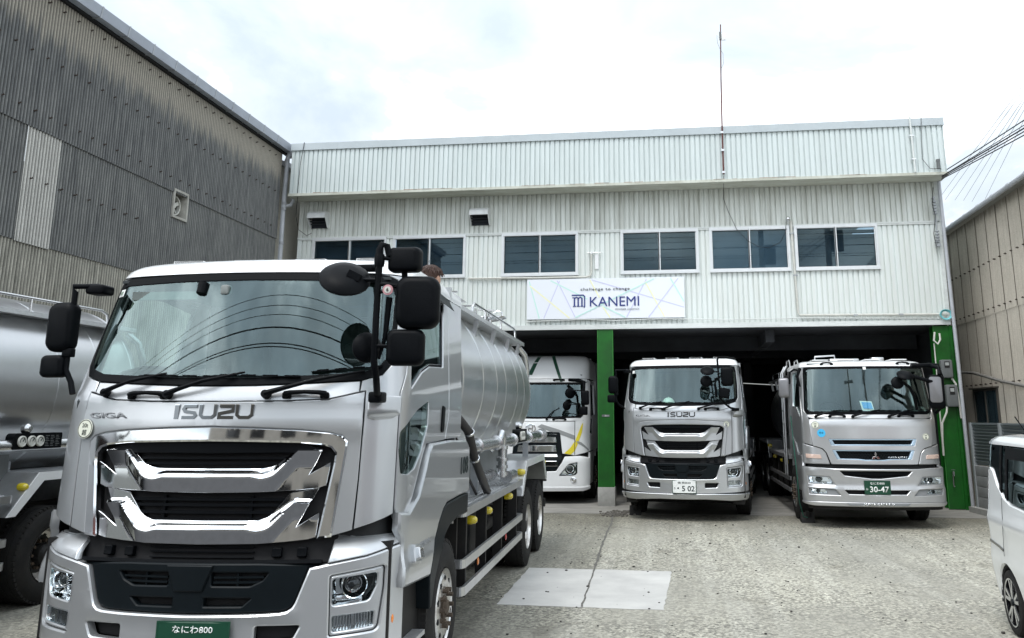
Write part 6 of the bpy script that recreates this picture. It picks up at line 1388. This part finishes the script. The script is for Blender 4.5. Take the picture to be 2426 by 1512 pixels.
side_low = [(.0,.30),(S(.2),.27),(S(.33),.24)]+[(a, b) for a, b in A1]+[(S(1.05),.22),(S(2.68),.22)]+A2+[(E_,.3),(E_,1.02),(S(2.9),1.10),(S(1.35),1.175),(S(.95),1.19),(S(.75),1.235),(S(.52),1.35),(S(.38),1.47),(S(.28),1.50),(0,1.10)]
for k in (1, -1):
    M_ = (lambda p: p) if k == 1 else mir
    P_(F, 'body_side', WHITECAR, T, [M_(side_low)], lambda s, z: .02*max(0, 1-abs(z-1.0)/.12)+.012*max(0, 1-abs(z-.62)/.1), .08, .05, .012, ang=60)
    q = MB(); gl = [(S(.20),1.12),(S(.30),1.52),(S(.40),1.485),(S(.54),1.365),(S(.77),1.25),(S(.96),1.205),(S(1.35),1.19),(S(2.6),1.125),(S(2.35),1.70),(S(.3),1.725),(S(.05),1.72)]
    patch(q, F, [M_([(S(.02),1.12)]+gl[1:-1]+[(S(.0),1.725)])], -.012, .01, .06, .002); q.build('side_window', VANGL, T, fix=False)
    q = MB()
    for a in (.60, .78, 1.70): patch(q, F, [M_([(S(a),1.24),(S(a+.07),1.22),(S(a+.05),1.72),(S(a-.02),1.72)])], -.004, .01, .08, .002)
    patch(q, F, [M_([(S(.84),1.60),(S(2.3),1.60),(S(2.3),1.70),(S(.80),1.71)])], .004, .01, .08, .002); q.build('window_pillar', PLAS, T, fix=False)
    q = MB(); stroke(q, F, [(k*S(.0),.79),(k*S(.25),.785),(k*S(.55),.765),(k*S(.68),.745)], .022, .008, .01); q.build('trim_strip', GLOSSB, T, fix=False)
    q = MB(); stroke(q, F, [(k*S(.75),1.23),(k*S(.76),.95),(k*S(.74),.70)], .006, .018, .004); q.build('panel_gap', GREYPL, T, fix=False)
    q = MB(); patch(q, F, [M_(rnd([(S(.02),.88),(S(.14),.90),(S(.17),1.34),(S(.08),1.42),(S(.0),1.40)], .02))], .008, .03, .05, .006); q.build('tail_lamp', mat('clear_tail_lens', (.55,.50,.48), .15, coat=1), T, fix=False)
    q = MB(); n_ = 24
    for c in (.74, 3.13): q.tube([(k*(.76), c+.335*math.cos(R(a)), .29+.335*math.sin(R(a))) for a in range(0, 181, 10)], .03, 8); q.box(k*.45, k*.74, c-.33, c+.33, .15, .72)
    q.split('wheel_arch', VOID, T)
for z0, z1, nm, mm in ((.28,.80,'rear_bumper',WHITECAR),(.82,1.42,'tailgate',WHITECAR)):
    P_(F, nm, mm, T, [sym([(0,z0),(S(.0),z0),(S(.0),z1),(0,z1)])], .0, .05, .08)
P_(F, 'rear_window', VANGL, T, [sym([(0,1.16),(S(.0),1.45),(S(.0),1.72),(0,1.72)])], .004, .02, .08)
mb = MB(); shell(mb, F, E_-.5, [1.722,1.74,1.76,1.775,1.79,1.80,1.81,1.82], 50, .006, cap_top=True); rf = mb.build('roof', WHITECAR, T, 40)
mb = MB()
for k in (-1, 1): mb.box(k*.42-.02, k*.42+.02, .7, 2.6, 1.818, 1.83)
mb.split('roof_bead', WHITECAR, rf)
mb = MB(); mb.rbox(.42, .50, .52, .66, 1.80, 1.84, .02, 'y'); mb.cyl((.46,.58,1.83), (.50,.40,1.99), .006, 8); mb.build('antenna', PLAS, T)
mb = MB(); mb.box(-.74, .74, .2, 3.3, .2, 1.15); mb.box(-.66, .66, 1.0, 3.0, 1.15, 1.5); mb.build('cabin_core', VOID, T)
FV = lambda s_, z_, o_=0.: (lambda p: Vector((-p.x, 3.72-p.y, p.z)))(VN(s_, z_, o_))
VN = Skin(.81, .62, 2.2, [(.2,.08),(.35,0),(.62,0),(.75,.04),(.98,.12),(1.02,.22),(1.72,.86),(1.77,.98),(1.80,1.15),(1.82,1.5)], [(.2,.95),(.5,.99),(1.0,1.0),(1.15,.985),(1.3,.97),(1.70,.93),(1.75,.915),(1.79,.87),(1.82,.75)])
P_(FV, 'front_body', WHITECAR, T, [sym([(0,.52),(.50,.52),(.50,.24),(.86,.24),(.92,.98),(0,.98)])], .0, .04, .06)
P_(FV, 'bonnet', WHITECAR, T, [sym([(0,.985),(.92,.985),(.97,1.06),(0,1.06)])], .0, .03, .05)
P_(FV, 'windshield', VANGL, T, [rnd(sym([(0,1.07),(.90,1.07),(.86,1.70),(0,1.72)]), .03)], .0, .01, .06)
P_(FV, 'front_grille', PLAS, T, [rnd(sym([(0,.25),(.48,.25),(.48,.51),(0,.51)]), .02)], .005, .03, .06)
P_(FV, 'headlight', STEEL, T, [rnd([(.55,.70),(.86,.74),(.88,.90),(.57,.84)], .02)], .02, .03, .05, both=True)
P_(FV, 'roof_front', WHITECAR, T, [sym([(0,1.725),(.90,1.705),(.86,1.80),(0,1.812)])], .006, .03, .05)
for k in (1, -1):
    for c in (.74, 3.13):
        h = MB(); h.lathe([(0,.008), (.03,.006), (.035,-.01), (.05,-.02)], (k*.795,c,.29), (k,0,0), 16); ho = h.build('wheel', PLASD, T)
        h = MB(); h.lathe([(.215,-.012),(.225,.0),(.255,.006),(.278,-.004),(.29,-.025),(.29,-.15),(.27,-.18)], (k*.795,c,.29), (k,0,0), 48); h.build('tyre', RUBBER, ho, 35)
        h = MB(); h.lathe([(.216,-.006),(.205,-.012),(.20,-.05),(.06,-.06)], (k*.795,c,.29), (k,0,0), 40); h.build('rim_barrel', GLOSSB, ho, 30)
        h = MB()
        for i in range(5):
            a = 2*math.pi*i/5+.35
            for da in (-.20, .20):
                c0 = Vector((k*.795, c, .29)); d0 = Vector((0, math.cos(a), math.sin(a))); d1 = Vector((0, math.cos(a+da), math.sin(a+da))); h.bar(c0+d0*.035+Vector((k*-.012,0,0)), c0+d1*.205+Vector((k*-.008,0,0)), .030, .014, up=(k,0,0))
        h.lathe([(.213,-.002),(.213,.004),(.200,.0)], (k*.795,c,.29), (k,0,0), 40); h.build('spoke', mat('alloy_face', (.62,.63,.64), .25, .95), ho)
# ================================================================ loose things in and round the trucks
def at(T, p): return T.matrix_basis @ Vector(p)
TM.matrix_basis, TF.matrix_basis
H = thing('safety_helmet', 'white safety helmet behind the windshield of the middle silver truck', 'helmet', at(TM, (-.29,.50,2.18)), -.1124)
m = MB(); m.lathe([(.135,.0),(.132,.05),(.115,.11),(.08,.155),(.035,.175),(0,.178)], (0,0,.02), (0,0,1), 28); m.tube([(0,-.115,.10),(0,-.07,.175),(0,0,.20),(0,.07,.175),(0,.115,.1)], .012, 8); m.build('shell', mat('helmet_white', (.70,.76,.68), .35), H)
m = MB(); m.lathe([(.135,.0),(.16,-.008),(.165,-.002),(.137,.012)], (0,0,.02), (0,0,1), 28); m.build('brim', MATS['helmet_white'], H)
random.seed(4); m = MB()
for i in range(16): m.ball((random.uniform(-.12,.12), random.uniform(-.05,.05), random.uniform(.02,.07)), random.uniform(.03,.06), random.uniform(.02,.05), random.uniform(.015,.035), 10, 6)
o = m.build('work_gloves', mat('yellow_cloth', (.62,.55,.18), .9, var=.3, vs=30, bump=.4, bs=60)); o.location = at(TM, (-.92,.48,2.18)); tag(o, 'yellow work gloves heaped on the dashboard of the middle silver truck', 'gloves')
for (tr, u, v), lb in (((TM,-1.09,1.10), 'black wheel chock at the front left tyre of the middle silver truck'), ((TF,-1.12,1.02), 'black wheel chock at the front left tyre of the right-hand silver truck')):
    m = MB(); m.prism([(0,0),(.28,0),(.22,.16),(.14,.18)], lambda a, b: (-.12, a, b), lambda a, b: (.12, a, b)); m.box(-.03, .03, .05, .2, .1, .2); o = m.build('wheel_chock', RUBBER); o.location = at(tr, (u,v-.15,.006)); tag(o, lb, 'wheel chock', 'wheel chocks')
wire('chock_rope', [(2.28,17.2,2.0),(2.27,16.9,1.4),(2.30,16.9,.9),(2.33,17.0,.4),(2.42,17.2,.12),(2.5,17.25,.10)], .010, mat('green_rope', (.02,.10,.07), .8), 'dark green rope hanging beside the right-hand silver truck', 'rope')
m = MB(); m.cyl((1.95,26.5,3.0), (3.4,26.2,2.9), .010, 8); o = m.build('light_tube', mat('lit_tube', (.8,.8,.8), .5, emit=(.30,.32,.31))); tag(o, 'thin pale lamp tube glowing in the dark bay between two silver trucks', 'lamp')
# ================================================================ wires, poles and the far side of the street (behind the viewer, seen in reflections)
thin = [((10.1,32,9.97),(8.0,18.7,9.3)),((10.35,32,9.95),(8.1,19.0,9.27)),((10.7,32,9.93),(8.3,19.55,9.25)),((11.0,32,9.9),(8.4,19.8,9.25)),((11.3,32,9.85),(8.55,20.2,9.2)),((11.7,32,9.8),(8.8,20.8,9.2))]
for i, (a, b) in enumerate(thin):
    a, b = Vector(a), Vector(b); d = b-a; c = a+d*(52/ -d.y)
    w = wire('power_line', [a, c], .006, GREYPL, 'thin power line rising steeply past the right corner of the shed', 'power line', group='thin power lines over the yard')
for i, (A, B, r, lb) in enumerate((((6.45,19.65,7.6),(7.0,2.0,6.75),.011,'single upper wire running from the parapet corner to the right'),
                               ((6.22,19.3,7.35),(7.0,2.0,6.4),.014,'thick service cable of the bundle at the right corner'),
                               ((6.22,19.3,7.32),(7.0,2.05,6.25),.011,'middle service cable of the bundle at the right corner'),
                               ((6.20,19.3,7.28),(7.05,2.05,6.1),.011,'lowest service cable of the bundle at the right corner'),
                               ((6.25,19.35,7.38),(7.0,1.95,6.6),.008,'thin top cable of the bundle at the right corner'))):
    wire('service_cable', [A, B], r, CABLE, lb, 'cable', sag=.08, n=20)
for x, lb in ((7.05,'concrete utility pole beside the yard entrance, right of the viewer'),(4.45,'taller concrete utility pole at the roadside just right of the viewer')):
    T = thing('utility_pole', lb, 'utility pole', (x,2.0 if x > 5 else -1.0,0)); m = MB(); m.cyl((0,0,0), (0,0,13 if x > 5 else 15), .17, 16, .11); m.build('pole', CONC, T)
    m = MB(); m.box(-.9, .9, -.05, .05, 13.2 if x < 5 else 12.4, 13.3 if x < 5 else 12.5); m.box(-.05, .05, -1.1, 1.1, 12.0, 12.1); m.box(-.05, .05, -1.0, 1.0, 11.3, 11.4)
    for y in (-1, -.4, .4, 1): m.cyl((0,y,12.1), (0,y,12.3), .05, 8)
    m.build('crossarm', GALV, T); m = MB(); m.cyl((.4,0,9.2), (.4,0,10.1), .28, 16); m.build('transformer', GREYPL, T)
for i, (y, z, r) in enumerate(((-3.9,11.55,.008),(-3.9,11.25,.008),(-3.9,10.98,.008),(-3.9,10.62,.018),(-3.9,10.18,.013),(-3.85,10.05,.013))):
    wire('street_cable', [(-40,y,z),(40,y,z)], r, CABLE, 'cable strung along the street behind the viewer', 'cable', sag=.0, group='street cables')
T = thing('street_house', 'pale house across the street behind the viewer', 'house', (-4,-15,0)); m = MB(); m.box(-9, 7, -6, 0, 0, 8.8); m.build('wall', mat('house_wall', (.42,.38,.33), .8, var=.2, vs=2), T)
m = MB(); m.prism([(-6.6,8.7),(.6,8.7),(-3,10.6)], lambda a, b: (-9.5, a, b), lambda a, b: (7.5, a, b)); m.build('roof', mat('house_roof', (.09,.09,.10), .7), T)
for x in (-7,-4.5,-1.5,1,4):
    for z in (1.0, 3.6, 6.4): m = MB(); m.box(x, x+1.4, .0, .05, z, z+1.2); m.build('window', GLOSSB, T)
T = thing('street_house', 'dark red walled shop across the street behind the viewer', 'house', (11,-15,0)); m = MB(); m.box(-4, 9, -6, 0, 0, 6.6); m.build('wall', mat('red_wall', (.22,.06,.05), .8), T)
m = MB(); m.box(-4.2, 9.2, -6.2, .5, 6.6, 6.9); m.build('roof', GALV, T)
for x in (-3,1,5): m = MB(); m.box(x, x+2.4, .0, .05, .3, 2.8); m.build('shutter', WHITE, T)
T = thing('street_wall', 'long grey garden wall across the street behind the viewer', 'wall', (-26,-14,0)); m = MB(); m.box(-10, 12, -.2, 0, 0, 2.2); m.build('wall', CONC, T); m = MB(); m.box(-10, 12, -.25, .05, 2.2, 2.3); m.build('coping', CONC, T)
# ================================================================ person on the ladder behind the cab
def skinned(name, V, E, Rr, m, parent=None, sub=2):
    me = bpy.data.meshes.new(name); me.from_pydata(V, E, []); o = bpy.data.objects.new(name, me); COL.objects.link(o)
    sk = o.modifiers.new('Skin', 'SKIN'); sk.use_smooth_shade = True
    if me.skin_vertices:
        for i, (q, r) in enumerate(zip(me.skin_vertices[0].data, Rr)): q.radius = r if isinstance(r, tuple) else (r, r); q.use_root = (i == 0)
    else:
        bm = bmesh.new(); bm.from_mesh(me); lay = bm.verts.layers.skin.verify()
        for v, r in zip(bm.verts, Rr): v[lay].radius = (r if isinstance(r, tuple) else (r, r)); v[lay].use_root = (v.index == 0)
        bm.to_mesh(me); bm.free()
    s = o.modifiers.new('Subdivision', 'SUBSURF'); s.levels = sub; s.render_levels = sub
    me.materials.append(m)
    if parent: o.parent = parent
    return o
# local: facing +y (towards the tank), z up; feet on the ladder rung
V = [(0,0,.93),(0,-.02,1.10),(0,-.01,1.28),(0,0,1.42),(0,.01,1.50),(0,.02,1.56),(0,.03,1.64),
     (.10,0,.88),(.11,.14,.52),(.10,.06,.12),(.10,.16,.06),(-.10,0,.88),(-.11,.10,.48),(-.10,-.02,.10),(-.10,.10,.05),
     (.17,0,1.38),(.20,.03,1.10),(.16,.10,.90),(.15,.12,.84),(-.17,0,1.38),(-.21,.09,1.10),(-.17,.27,1.00),(-.16,.33,1.01)]
Ed = [(0,1),(1,2),(2,3),(3,4),(4,5),(5,6),(0,7),(7,8),(8,9),(9,10),(0,11),(11,12),(12,13),(13,14),(3,15),(15,16),(16,17),(17,18),(3,19),(19,20),(20,21),(21,22)]
Rr = [(.14,.10),(.13,.09),(.15,.11),(.13,.09),.05,.065,.085,.085,.06,.042,.035,.085,.06,.042,.035,.06,.042,.033,.03,.06,.042,.033,.03]
PR = skinned('person', V, Ed, Rr, SKIN); PR.location = at(TN, (.865,2.30,1.675)); PR.rotation_euler = (0,0,-.45)
tag(PR, 'brown haired person behind the near truck cab, only the top of the head showing', 'person')
jv = [(0,0,.90),(0,-.02,1.10),(0,-.01,1.28),(0,0,1.41),(.17,0,1.38),(.20,.03,1.10),(.165,.09,.93),(-.17,0,1.38),(-.21,.09,1.10),(-.175,.24,1.01)]
skinned('jacket', jv, [(0,1),(1,2),(2,3),(3,4),(4,5),(5,6),(3,7),(7,8),(8,9)], [(.16,.12),(.15,.11),(.165,.125),(.14,.10),.075,.055,.045,.075,.055,.045], CLOTH, PR)
tv = [(0,0,.92),(.10,0,.86),(.11,.14,.52),(.10,.06,.15),(-.10,0,.86),(-.11,.10,.48),(-.10,-.02,.13)]
skinned('trousers', tv, [(0,1),(1,2),(2,3),(0,4),(4,5),(5,6)], [(.155,.115),.10,.075,.06,.10,.075,.06], mat('trouser_cloth', (.03,.035,.045), .9), PR)
m = MB(); M = Matrix.Identity(3)
m.ball((0,.035,1.60), .078, .088, .115, 20, 14); m.ball((0,.118,1.60), .012, .020, .020, 8, 6); m.ball((.078,.03,1.60), .012, .02, .03, 8, 6); m.ball((-.078,.03,1.60), .012, .02, .03, 8, 6); m.build('face', SKIN, PR)
m = MB(); m.ball((.03,.110,1.615), .010, .006, .006, 8, 6); m.ball((-.03,.110,1.615), .010, .006, .006, 8, 6); m.ball((0,.116,1.555), .022, .006, .006, 8, 6); m.build('eye', INK, PR)
random.seed(2); m = MB(); m.ball((0,.015,1.645), .090, .100, .088, 22, 14)
for i in range(150):
    a = random.uniform(0, 2*math.pi); b_ = random.uniform(.25, 1.45); d = Vector((math.cos(a)*math.sin(b_), math.sin(a)*math.sin(b_), math.cos(b_))); p0 = Vector((0,.015,1.645))+Vector((d.x*.088, d.y*.098, d.z*.086)); t = Vector((d.x*.5+random.uniform(-.3,.3), d.y*.5+random.uniform(-.3,.3), -.9)).normalized()
    m.tube([p0, p0+d*.012+t*.02, p0+d*.010+t*.05], [.007,.006,.002], 5)
m.build('hair', HAIR, PR)
